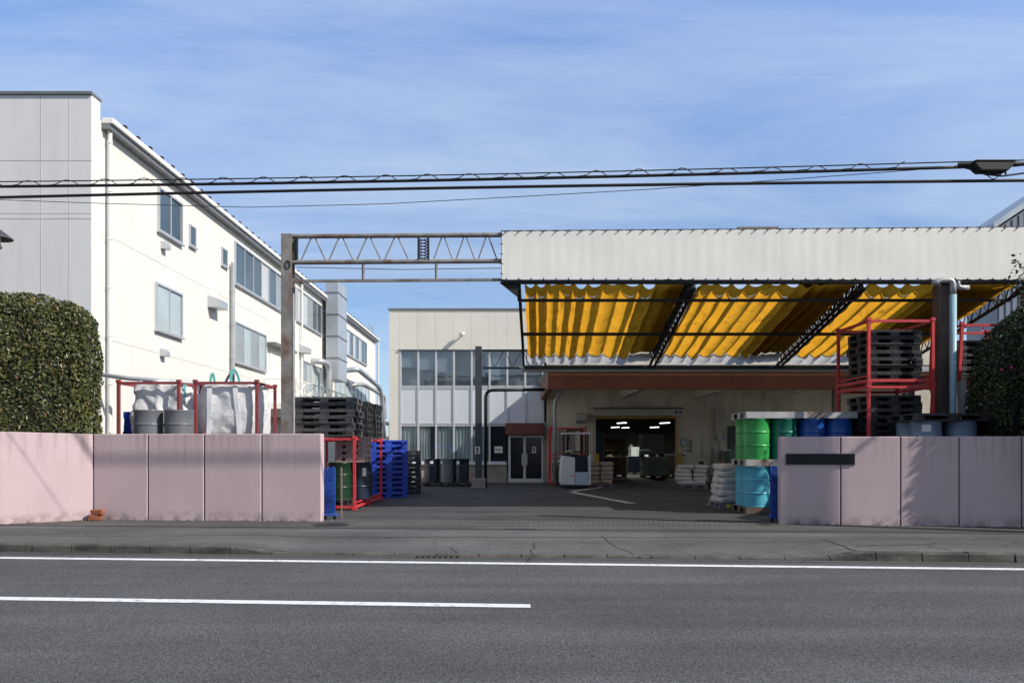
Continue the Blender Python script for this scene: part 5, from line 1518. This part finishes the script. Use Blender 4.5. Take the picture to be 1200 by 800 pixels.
# ------------------------------------------------------------------ gate trusses and posts
def hpost(mb, x, y, z0, z1, w_, d_, tf=0.018):
    mb.box(x-w_/2, x-w_/2+tf, y-d_/2, y+d_/2, z0, z1); mb.box(x+w_/2-tf, x+w_/2, y-d_/2, y+d_/2, z0, z1); mb.box(x-w_/2+tf+0.0005, x+w_/2-tf-0.0005, y-0.01, y+0.01, z0, z1)
def fpost(mb, x, y, z0, z1, w_, d_, tf=0.02):
    """H section with its flange to the road"""
    mb.box(x-w_/2, x+w_/2, y-d_/2, y-d_/2+tf, z0, z1); mb.box(x-w_/2, x+w_/2, y+d_/2-tf, y+d_/2, z0, z1); mb.box(x-0.012, x+0.012, y-d_/2+tf+0.0005, y+d_/2-tf-0.0005, z0, z1)
YT = 17.05
gt = thing('gate_frame', 'rusty steel post and lattice beam spanning the front gateway', 'gate frame', (PX(338,YT), YT, 0))
mb = MB(); fpost(mb, PX(337.5, YT), YT, 0, PZ(275.5, YT), 0.23, 0.25); mb.build('post', m_rust, gt)
mb = MB(); x0, x1 = PX(345, YT), PX(588, YT)
zt1, zt2, zt3 = PZ(277, YT), PZ(307.5, YT), PZ(329.5, YT)
mb.tube([(x0-0.05, YT, zt1), (x1, YT, zt1+0.03)], 0.05, 10); mb.build('chord', m_rust, gt, smooth='auto')
mb = MB(); mb.tube([(x0-0.05, YT, zt2), (x1, YT, zt2+0.03)], 0.05, 10); mb.build('chord', m_rust, gt, smooth='auto')
mb = MB(); mb.bar((x0-0.05, YT, zt3), (x1, YT, zt3+0.03), 0.06, 0.055); mb.build('lower_rail', m_rust, gt)
mb = MB()
for (px0, n, px1) in ((353, 4, 483), (508, 3, 586)):
    step = (px1-px0)/n
    for k in range(n):
        a = px0+k*step
        for (pa, pb) in (((PX(a, YT), YT, zt2+0.04), (PX(a+step*0.36, YT), YT, zt1-0.03)), ((PX(a+step*0.50, YT), YT, zt1-0.03), (PX(a+step*0.88, YT), YT, zt2+0.04))):
            mb = MB(); mb.tube([pa, pb], 0.016, 6); mb.build('lacing_bar', m_rust, gt)
mb = MB()
for px in (490.5, 502.0): mb.bar((PX(px, YT), YT, zt2+0.05), (PX(px, YT), YT, zt1-0.045), 0.035, 0.10)
for k in range(7):
    za = zt2+0.06+k*0.065
    mb.bar((PX(491, YT), YT-0.01, za), (PX(501.5, YT), YT-0.01, za+0.05), 0.02, 0.012, (0,1,0)); mb.bar((PX(501.5, YT), YT+0.012, za), (PX(491, YT), YT+0.012, za+0.05), 0.02, 0.012, (0,1,0))
mb.build('splice_panel', m_darksteel, gt)
mb = MB()
for px in (345.5, 348.2): mb.bar((PX(px, YT), YT, zt2+0.05), (PX(px, YT), YT, zt1-0.045), 0.022, 0.10)
for k in range(7): mb.bar((PX(345.5, YT), YT, zt2+0.07+k*0.065), (PX(348.2, YT), YT, zt2+0.09+k*0.065), 0.02, 0.014, (0,1,0))
mb.build('end_panel', m_darksteel, gt)
mb = MB()
for px in (425.5, 511.3):
    mb = MB(); mb.tube([(PX(px, YT), YT, zt3+0.03), (PX(px, YT), YT, zt2-0.04)], 0.03, 8); mb.build('hanger', m_rust, gt)
mb = MB(); mb.tube([(PX(346, YT), YT+0.1, zt2-0.08), (PX(470, YT), YT+0.1, zt2-0.13), (PX(588, YT), YT+0.1, zt2-0.10)], 0.008, 5); mb.build('wire', m_black, gt)
mb = MB()
for k in range(16):
    a, b_ = k*math.pi/8, (k+1)*math.pi/8
    mb.bar(P(337, 310, YT-0.135)+Vector((0.05*math.cos(a), 0, 0.085*math.sin(a))), P(337, 310, YT-0.135)+Vector((0.05*math.cos(b_), 0, 0.085*math.sin(b_))), 0.014)
mb.build('lock_ring', m_darksteel, gt)
mb = MB(); mb.tube([(PX(343.5, YT)+0.05, YT-0.12, 1.5), (PX(343.5, YT)+0.04, YT-0.12, PZ(345, YT))], 0.02, 6); mb.build('conduit', m_pipe, gt)

YR = 28.5
zr1, zr2 = PZ(410.5, YR), PZ(431, YR)
rt = thing('rear_gate_frame', 'slate steel post and short lattice beam before the office', 'gate frame', (PX(561,YR), YR, 0))
mb = MB(); fpost(mb, PX(560.8, YR), YR, 0.36, PZ(406, YR), 0.23, 0.24); mb.build('post', m_slate, rt)
mb = MB(); mb.box(PX(553, YR), PX(569, YR), YR-0.22, YR+0.22, 0, 0.36); mb.build('footing', m_concrete, rt, bevel=0.02)
mb = MB(); mb.tube([(PX(566, YR), YR, zr1), (PX(640, YR), YR, zr1)], 0.035, 8); mb.tube([(PX(566, YR), YR, zr2), (PX(640, YR), YR, zr2)], 0.04, 8)
mb.build('chord', m_darksteel, rt, smooth='auto')
for (a, b_) in ((573, 579), (590, 580), (592, 600), (611, 601), (613, 621), (632, 622)):
    mb = MB(); mb.bar((PX(a, YR), YR, zr1-0.03), (PX(b_, YR), YR, zr2+0.04), 0.025); mb.build('lacing_bar', m_darksteel, rt)
mb = MB()
for k in range(6): mb.bar((PX(566, YR), YR, zr2+0.06+k*0.08), (PX(568.5, YR), YR, zr2+0.06+k*0.08), 0.025)
mb.build('end_panel', m_darksteel, rt)
paper(556.5, 562.5, 523, 531.5, YR-0.121, 'white vertical notice with black print on the slate rear post', [(0.25,0.75,0.62,0.86),(0.3,0.7,0.36,0.56),(0.25,0.75,0.12,0.3)])

# ------------------------------------------------------------------ loading canopy
cn = thing('loading_canopy', 'long loading canopy with a white front and yellow pleated tarpaulin underside', 'canopy', (5.5, 20, 0))
YF = 17.0; XF0, XF1 = PX(588, YF), 11.6
zf0, zf1 = PZ(328.5, YF), PZ(272, YF)
def zf1x(x): return zf1 + 0.022*(x-XF0)*0.35
SL = 0.176
SK = 0.032
def zc(y): return 4.83 - SL*(y-17.0)
# white front sheet: tied tarpaulin, slightly rippled, thin but solid
mb = MB()
def fs_front(yoff):
    def f(u, v):
        x = XF0 + (XF1-XF0)*u
        z = zf0 + (zf1x(x)-zf0)*v
        edge = min(v, 1-v)*2
        rip = 0.0012*math.sin(x*23.0+mnoise.noise(Vector((x*2,0,0)))*3)*(0.35+0.65*edge)*(0.4+0.6*abs(mnoise.noise(Vector((x*0.7,5,0))))*2) + 0.008*mnoise.noise(Vector((x*0.9, z*1.3, 0)))
        sc = 0.012*abs(math.sin(x*math.pi/0.265))*(1 if v < 0.02 or v > 0.98 else 0)*(-1 if v > 0.5 else 1)
        return Vector((x, YF - 0.06 + rip + yoff, z + sc))
    return f
mb.grid(fs_front(0.0), 520, 8)
ft = mb.build('front_sheet', m_fascia, cn)
sol = ft.modifiers.new('thickness', 'SOLIDIFY'); sol.thickness = 0.01; sol.offset = 1
x = XF0+0.08
while x < XF1-0.1:
    mb = MB(); mb.bar((x, YF-0.10, zf1x(x)-0.035), (x+0.05, YF-0.0, zf1x(x)+0.035), 0.02, 0.016); mb.build('lacing_tie', m_darksteel, cn)
    mb = MB(); mb.bar((x+0.02, YF-0.095, zf0+0.03), (x+0.0, YF-0.0, zf0-0.03), 0.016, 0.016); mb.build('lacing_tie', m_darksteel, cn)
    x += 0.265
for k in range(5):
    mb = MB(); mb.bar((XF0+0.02, YF-0.10, zf0+0.12+k*0.21), (XF0-0.03, YF, zf0+0.15+k*0.21), 0.016); mb.build('lacing_tie', m_darksteel, cn)
mb = MB()
mb.tube([(XF0-0.02, YF, zf1), (XF1, YF, zf1x(XF1))], 0.035, 8); mb.tube([(XF0-0.02, YF, zf0-0.035), (XF1, YF, zf0-0.035)], 0.05, 8)
mb.bar((XF0+0.02, YF+0.005, zf0), (XF0+0.02, YF+0.005, zf1), 0.06); 
x = XF0+1.8
while x < XF1:
    mb.bar((x, YF+0.01, zf0), (x, YF+0.01, zf1), 0.05); x += 1.83
mb.build('front_frame', m_darksteel, cn)
TX = [0.15, 3.84, 7.48, 11.0]
YB = 22.9
for i, tx in enumerate(TX):
    mb = MB()
    hgt = 0.34
    for off in ((-0.07, 0.07) if i in (1, 2) else (0.0,)):
        sh = SK*(YB-YF); mb.bar((tx+off, YF+0.05, zc(YF)), (tx+off+sh, YB, zc(YB)), 0.055, 0.06); mb.bar((tx+off, YF+0.05, zc(YF)+hgt), (tx+off+sh, YB, zc(YB)+hgt), 0.05, 0.05)
        n = 16
        for k in range(n):
            ya_ = YF+0.1+(YB-YF-0.2)*k/n; yb_ = YF+0.1+(YB-YF-0.2)*(k+1)/n; ym = (ya_+yb_)/2
            xx = lambda y: tx+off+SK*(y-YF); mb.bar((xx(ya_), ya_, zc(ya_)+0.02), (xx(ym), ym, zc(ym)+hgt-0.02), 0.022); mb.bar((xx(ym), ym, zc(ym)+hgt-0.02), (xx(yb_), yb_, zc(yb_)+0.02), 0.022)
    # knee bracket up to the front frame
    mb.prism([(tx-0.03, YF+0.06, zf0-0.04), (tx-0.03, YF+0.75, zc(YF+0.75)+0.0), (tx-0.03, YF+0.06, zc(YF)-0.02)], (0.06, 0, 0))
    mb.prism([(tx-0.42, YF+0.02, zf0-0.04), (tx-0.02, YF+0.02, zf0-0.04), (tx-0.02, YF+0.02, zf0-0.36)], (0, 0.03, 0)) if i == 0 else None
    mb.build('truss', m_darksteel, cn)
for (yy, nm, s_) in ((17.62, 'front_purlin', 0.06), (19.95, 'middle_purlin', 0.075), (22.92, 'rear_purlin', 0.09)):
    k_ = SK*(yy-YF); mb = MB(); mb.bar((TX[0]+k_, yy, zc(yy)-0.035), (TX[-1]+k_, yy, zc(yy)-0.035), s_, s_); mb.build(nm, m_darksteel, cn)
mb = MB(); mb.box(PX(612, 23.0), 14.0, 22.98, 23.14, zc(22.95)-0.15, zc(22.95)-0.03); mb.build('rear_gutter', m_pipe, cn, bevel=0.01)
mb = MB(); mb.add([(TX[0]+0.05, 23.145, zc(22.95)-0.02), (17, 23.145, zc(22.95)-0.02), (17, 26.78, 4.06), (TX[0]+0.95, 26.78, 4.06),
                   (TX[0]+0.05, 23.145, zc(22.95)+0.02), (17, 23.145, zc(22.95)+0.02), (17, 26.78, 4.10), (TX[0]+0.95, 26.78, 4.10)], [(0,3,2,1),(4,5,6,7),(0,1,5,4),(1,2,6,5),(2,3,7,6),(3,0,4,7)])
mb.build('unseen_link_roof', m_linkroof, cn)  # unseen roof added over the gap to shade the yard; translucent for dock light
# pleated tarpaulins
def pleat(x, i):
    """drape between hoops: round bellies hanging from sharp ridges"""
    n = 11.5
    a, b_ = TX[i]+0.12, TX[i+1]-0.10
    s_ = (x-a)/(b_-a)
    ph = s_*n + 0.55*math.sin(s_*5.0+i) 
    fl = 1.0 - 0.9*sm(0.78, 0.92, s_) if i < 2 else 1.0 - 0.9*sm(0.42, 0.62, s_)
    deep = 0.17 + 0.05*math.sin(ph*1.7+i*2)
    return -deep*fl*0.9*abs(math.sin(ph*math.pi))**0.6
def tarp(i, y0, y1, dz, name, mat, ny=18, amp=1.0):
    a, b_ = TX[i]+0.12, TX[i+1]-0.10
    mb = MB()
    def f(u, v):
        x = a+(b_-a)*u; y = y0+(y1-y0)*v
        sag = -0.035*math.sin(v*math.pi*2)**2
        wob = 0.02*mnoise.noise(Vector((x*1.5, y*0.8, i*5)))
        return Vector((x + SK*(y-YF) + 0.02*mnoise.noise(Vector((x*2, y*1.1, 3))), y + 0.04*math.sin(x*9), zc(y)+0.20+dz+pleat(x, i)*amp+sag+wob))
    mb.grid(f, 230, ny)
    return mb.build(name, mat, cn, smooth=True)
for i in range(3):
    tarp(i, 17.63, 22.22, 0.0, 'tarpaulin', m_yel_fab)
    tarp(i, 17.08, 17.645, -0.01, 'front_tarpaulin', m_yel_fab, 3, 0.85)
    tarp(i, 22.16, 22.93, -0.06, 'rear_valance', m_white_fab, 5, 0.6)
# opaque sheet added unseen above each bay's right end to shade the fabric
for (i, s0) in ((0, 0.80), (1, 0.68), (2, 0.50)):
    a, b_ = TX[i]+0.12, TX[i+1]+0.05
    mb = MB()
    mb.grid(lambda u, v: Vector((a+(b_-a)*(s0+(1-s0)*u)+SK*(0.3+5.4*v), 17.3+5.4*v, zc(17.3+5.4*v)+0.36+0.03*mnoise.noise(Vector((u*4, v*9, i))))), 20, 14)
    o = mb.build('shade_tarpaulin', m_shade_tarp, cn, smooth=True)
    sol = o.modifiers.new('thickness', 'SOLIDIFY'); sol.thickness = 0.008
# white side flaps beside the inner trusses
for i in (1, 2):
    tx = TX[i]+0.17
    mb = MB(); mb.grid(lambda u, v: Vector((tx+SK*(0.4+5.3*u)+0.03*math.sin(u*40), 17.4+5.3*u, zc(17.4+5.3*u)+0.03+0.36*v)), 60, 2)
    mb.build('side_flap', m_white_fab, cn, smooth=True)
# column with the pale blue drain pipe
mb = MB(); cx = PX(1109.5, 16.9); hpost(mb, cx, 17.05, 0, zf0-0.06, 0.30, 0.30); mb.build('column', m_brownsteel, cn)
mb = MB(); mb.box(cx-0.03, cx+0.4, 17.08, 17.14, PZ(327,17.1), PZ(327,17.1)+0.12); mb.build('column_head', m_darksteel, cn)
pr_ = P(1116.5, 470, 16.8)
mb = MB(); mb.tube(elbow([P(1094, 333, 16.78), P(1100, 328.5, 16.78), P(1116.8, 328, 16.78), P(1116.8, 345, 16.78)], 0.12), 0.062, 12); el = mb.build('pipe_elbow', m_pipe, cn, smooth=True)
mb = MB(); mb.tube([P(1116.8, 345.2, 16.78), Vector((PX(1116.8, 16.78), 16.78, 0.0))], 0.07, 12); mb.build('drain_pipe', m_bluepipe, cn, smooth=True)
mb = MB(); mb.tube(elbow([P(1122, 326, 17.0), P(1122.5, 337, 17.0), P(1135, 337, 17.0)], 0.08), 0.055, 12); mb.build('pipe_stub', m_pipe, cn, smooth=True)
for px in (1204,):
    mb = MB(); hpost(mb, 11.15, 17.1, 0, zf0-0.06, 0.3, 0.3); mb.build('column', m_brownsteel, cn)
for tx in (TX[3],):
    mb = MB(); hpost(mb, tx+0.4, 22.9, 0, zc(22.9)-0.1, 0.25, 0.25); mb.build('column', m_brownsteel, cn)
mb = MB(); mb.box(PX(862, 17.3), PX(909, 17.3), 17.1, 17.6, zf1x(6)+0.02, zf1x(6)+0.10); mb.build('roof_walkway', m_rust, cn)

# ------------------------------------------------------------------ things far behind
gb = thing('grey_warehouse', 'blue grey clad gabled warehouse rising behind the canopy at far right', 'building', (33, 48, 0))
yG = 45.0
gx0, gx1, gxr = PX(1162, yG), PX(1162, yG)+14, PX(1162, yG)+7
ze = PZ(268, yG); zr = ze + 7*0.66
mb = MB(); mb.prism([(gx0+0.3, yG, -0.1), (gx1-0.3, yG, -0.1), (gx1-0.3, yG, ze), (gxr, yG, zr-0.2), (gx0+0.3, yG, ze)], (0, 3, 0)); mb.build('wall', m_corr, gb)
mb = MB()
x = gx0+0.45
while x < gx1-0.4:
    zt_ = ze + (min(x-gx0, gx1-x))*0.66 - 0.3
    mb.box(x-0.05, x+0.05, yG-0.05, yG-0.001, 0, zt_); x += 0.38
mb.build('cladding_ribs', m_corr, gb)
mb = MB()
for (A, B_) in (((gx0-0.1, ze-0.1), (gxr, zr)), ((gxr, zr), (gx1+0.1, ze-0.1))):
    mb.prism([(A[0], yG-0.4, A[1]), (B_[0], yG-0.4, B_[1]), (B_[0], yG-0.4, B_[1]+0.35), (A[0], yG-0.4, A[1]+0.35)], (0, 3.2, 0))
mb.build('roof', m_greymetal, gb)
cp = thing('far_shelter', 'dark open shelter far off between the factory and the office', 'shelter', (-9.3, 58, 0))
mb = MB(); mb.prism([(-10.0, 57, 3.3), (-7.6, 57, 3.0), (-7.6, 57, 3.18), (-10.0, 57, 3.5)], (0, 8, 0)); mb.build('roof', m_cap, cp)
mb = MB()
for x in (-9.7, -8.8, -7.8): mb.bar((x, 57.3, 0), (x, 57.3, 3.1), 0.12); mb.bar((x, 64, 0), (x, 64, 3.1), 0.12)
for z in (0.9, 1.9): mb.bar((-9.7, 57.3, z), (-7.8, 57.3, z), 0.08)
mb.build('frame', m_darksteel, cp)
mb = MB(); mb.box(-14, 12, 75, 76, 0, 2.6); tag(mb.build('far_wall', m_concrete), 'low grey wall closing the far end of the passage', 'wall')
# houses across the road (behind the viewer), seen only as reflections in the glass
for (x0, x1, y0, h_) in ((-24, -12, -22, 6.0), (-10, 1, -24, 7.5), (4, 15, -23, 5.5)):
    t = thing('house', {-24: 'low house across the road opposite the factory', -10: 'tall house across the road opposite the gateway', 4: 'small house across the road opposite the canopy'}[x0], 'house', ((x0+x1)/2, y0, 0), 'houses across the road')
    mb = MB(); mb.box(x0, x1, y0-8, y0, -0.14, h_); mb.build('wall', m_housewall, t)
    mb = MB(); mb.prism([(x0-0.4, y0+0.4, h_+0.004), (x0-0.4, y0-8.4, h_+0.004), (x0-0.4, y0-4, h_+2.2)], (x1-x0+0.8, 0, 0)); mb.build('roof', m_houseroof, t)

# ------------------------------------------------------------------ utility pole, cables
POLE = Vector((15.9, 10.42, 0))
up = thing('utility_pole', 'concrete utility pole on the kerb right of the picture', 'pole', POLE)
mb = MB(); mb.tube([POLE+Vector((0,0,-0.1)), POLE+Vector((0,0,12.5))], [0.19, 0.13], 18); mb.build('shaft', m_polecon, up, smooth='auto')
mb = MB(); mb.bar(POLE+Vector((-0.25,-0.5,9.0)), POLE+Vector((-0.25,0.5,9.0)), 0.06); mb.build('crossarm', m_pipe, up)
def along(x, y_off=0.0): return 11.69 - ROT*x + y_off
def cab(pts, r, name, mat, label, group, n=8):
    mb = MB(); mb.tube(pts, r, n); return tag(mb.build(name, mat, None, smooth=True), label, 'cable', group)
def line(xs, zfun, yo=0.0): return [Vector((x, along(x, yo), zfun(x))) for x in xs]
xs = [-45 + 1.5*i for i in range(44)] 
xs = [x for x in xs if x < 15.5] + [15.9]
# heights read from the photograph: left edge, centre, right edge
def zpar(zl, zm, zr_, xl=-8.0, xm=0.0, xr=7.0):
    def f(x):
        # quadratic through three points, levelled beyond the span
        x_ = max(-22, min(15, x))
        l0 = (x_-xm)*(x_-xr)/((xl-xm)*(xl-xr)); l1 = (x_-xl)*(x_-xr)/((xm-xl)*(xm-xr)); l2 = (x_-xl)*(x_-xm)/((xr-xl)*(xr-xm))
        return zl*l0+zm*l1+zr_*l2
    return f
def zat(py, x): return PZ(py, along(x))
z_low = zpar(zat(231.3, -7.9), zat(219, 0), zat(211.5, 7.1))
low = cab(line(xs, z_low), 0.023, 'cable', m_rubber, 'thick black lower cable sagging along the road', 'overhead cables')
z_up = zpar(zat(218.5, -7.9), zat(209.5, 0), zat(195.5, 6.35))
upx = [x for x in xs if x < 6.3] + [6.42]
def z_up2(x): return z_up(min(x, 6.4))
tcab = cab(line(upx, z_up2), 0.023, 'cable', m_rubber, 'black upper cable bundle with loose wire coils along the road', 'overhead cables')
z_ms = lambda x: z_up(min(x,6.4)) + 0.055 + 0.0*x
mb = MB(); mb.tube(line(xs, lambda x: z_up(x)*1.0+0.075 if x < 6 else z_up(6)+0.075), 0.009, 6); mb.build('messenger_wire', m_rubber, tcab, smooth=True)
mb = MB(); pts = []
x = -14.0
while x < 5.6:
    seg = mnoise.noise(Vector((x*0.37, 4.2, 0)))
    amp = 0.075 + 0.05*seg
    ph = x*2*math.pi/0.62
    pts.append(Vector((x, along(x)+0.045*math.sin(ph), z_up2(x)+0.02+amp*max(-0.15, math.cos(ph + 0.8*seg)))))
    x += 0.05
mb.tube(pts, 0.007, 5); mb.build('loose_wire', m_rubber, tcab, smooth=True)
# thin wire from lower left to upper right
mb = MB(); pts = [P(-60, 232, 13.2), P(120, 238.5, 13.1), P(290, 243, 13.0), P(450, 239, 12.8), P(600, 231, 12.4), P(760, 222, 12.1), P(900, 212, 11.8), P(1010, 204, 11.5), P(1120, 195.5, 11.2)]
mb.tube(pts, 0.006, 5); tag(mb.build('drop_wire', m_rubber, None, smooth=True), 'hair thin wire crossing under the two cables', 'cable', 'overhead cables')
# splice closure
xc = PX(1165, 11.13)
sc_ = thing('cable_closure', 'black boat shaped splice box hanging on the upper cable', 'splice box', (xc, along(xc), zat(197, xc)))
ys = along(xc)
mb = MB()
zt_, zb_ = zat(189.8, xc), zat(202.5, xc)
hl = 0.325
mb.prism([(xc-hl, ys-0.09, zt_-0.02), (xc-hl+0.07, ys-0.09, zb_+0.04), (xc-hl+0.12, ys-0.09, zb_), (xc+hl-0.16, ys-0.09, zb_), (xc+hl-0.12, ys-0.09, zb_+0.04), (xc+hl-0.02, ys-0.09, zt_-0.02)], (0, 0.18, 0))
mb.build('shell', m_rubber, sc_, bevel=0.02)
mb = MB(); mb.box(xc-hl+0.03, xc+hl-0.05, ys-0.10, ys+0.10, zt_-0.018, zt_); mb.build('lid', m_darksteel, sc_, bevel=0.006)
mb = MB()
mb.tube([(xc-hl-0.16, ys, zt_-0.035), (xc-hl-0.05, ys, zt_-0.03), (xc-hl+0.02, ys, zt_-0.04)], [0.022, 0.03, 0.04], 10); mb.build('cable_gland', m_rubber, sc_, smooth='auto')
mb = MB(); mb.tube([(xc+hl-0.03, ys, zt_-0.03), (xc+hl+0.10, ys, zt_-0.03), (xc+1.2, along(xc+1.2), zt_-0.02), (15.9, along(15.9), zt_+0.25)], [0.04, 0.026, 0.022, 0.022], 10)
mb.build('cable_gland', m_rubber, sc_, smooth='auto')
mb = MB()
for k in range(5): mb.tube([(xc-0.22+k*0.1, ys, zb_-0.022), (xc-0.22+k*0.1, ys, zb_+0.01)], 0.014, 8)
mb.build('drain_plugs', m_rubber, sc_, smooth='auto')
mb = MB()
pts = [P(1124, 195, ys), P(1140, 199, ys), P(1155, 204.5, ys-0.02), P(1175, 206.3, ys), P(1200, 203, ys), P(1235, 193, ys-0.04)]
mb.tube(pts, 0.013, 6)
pts = [P(1152, 202, ys), P(1160, 208, ys), P(1164, 210, ys), P(1170, 207, ys), P(1174, 202.5, ys)]
mb.tube(pts, 0.007, 5)
mb.build('slack_loop', m_rubber, sc_, smooth=True)
# power lines higher up, out of the picture: their soft shadow falls on the wall
for k, (yo, z, nm) in enumerate(((-0.8, 9.45, 'nearest'), (0.0, 9.5, 'middle'), (0.8, 9.55, 'farthest'))):
    cab(line(xs, lambda x: z), 0.015, 'power_line', m_rubber, '%s of three high power lines above the picture along the road' % nm, 'power lines', 6)

# ------------------------------------------------------------------ street lamp at the left edge
lx, ly = -9.06, 14.0
sl = thing('street_lamp', 'dark hat shaped street lamp at the left picture edge before the grey front', 'street lamp', (lx, ly, 0))
zc_ = PZ(278.5, ly)
mb = MB(); mb.lathe([(0.0, zc_+0.17), (0.05, zc_+0.155), (0.255, zc_-0.005), (0.26, zc_-0.02), (0.25, zc_-0.02), (0.05, zc_+0.05)], 28, (lx, ly, 0)); mb.build('lamp_shade', m_slate, sl, smooth='auto')
mb = MB(); mb.lathe([(0.0, zc_+0.06), (0.07, zc_+0.05), (0.065, zc_-0.12), (0.05, zc_-0.14), (0.0, zc_-0.14)], 20, (lx, ly, 0)); mb.build('lamp_glass', m_lampglass, sl, smooth='auto')
mb = MB(); mb.lathe([(0.0, zc_-0.142), (0.085, zc_-0.142), (0.085, zc_-0.18), (0.05, zc_-0.2), (0.045, zc_-0.9), (0.05, 0.0)], 16, (lx, ly, 0)); mb.build('pole', m_brownsteel, sl, smooth='auto')
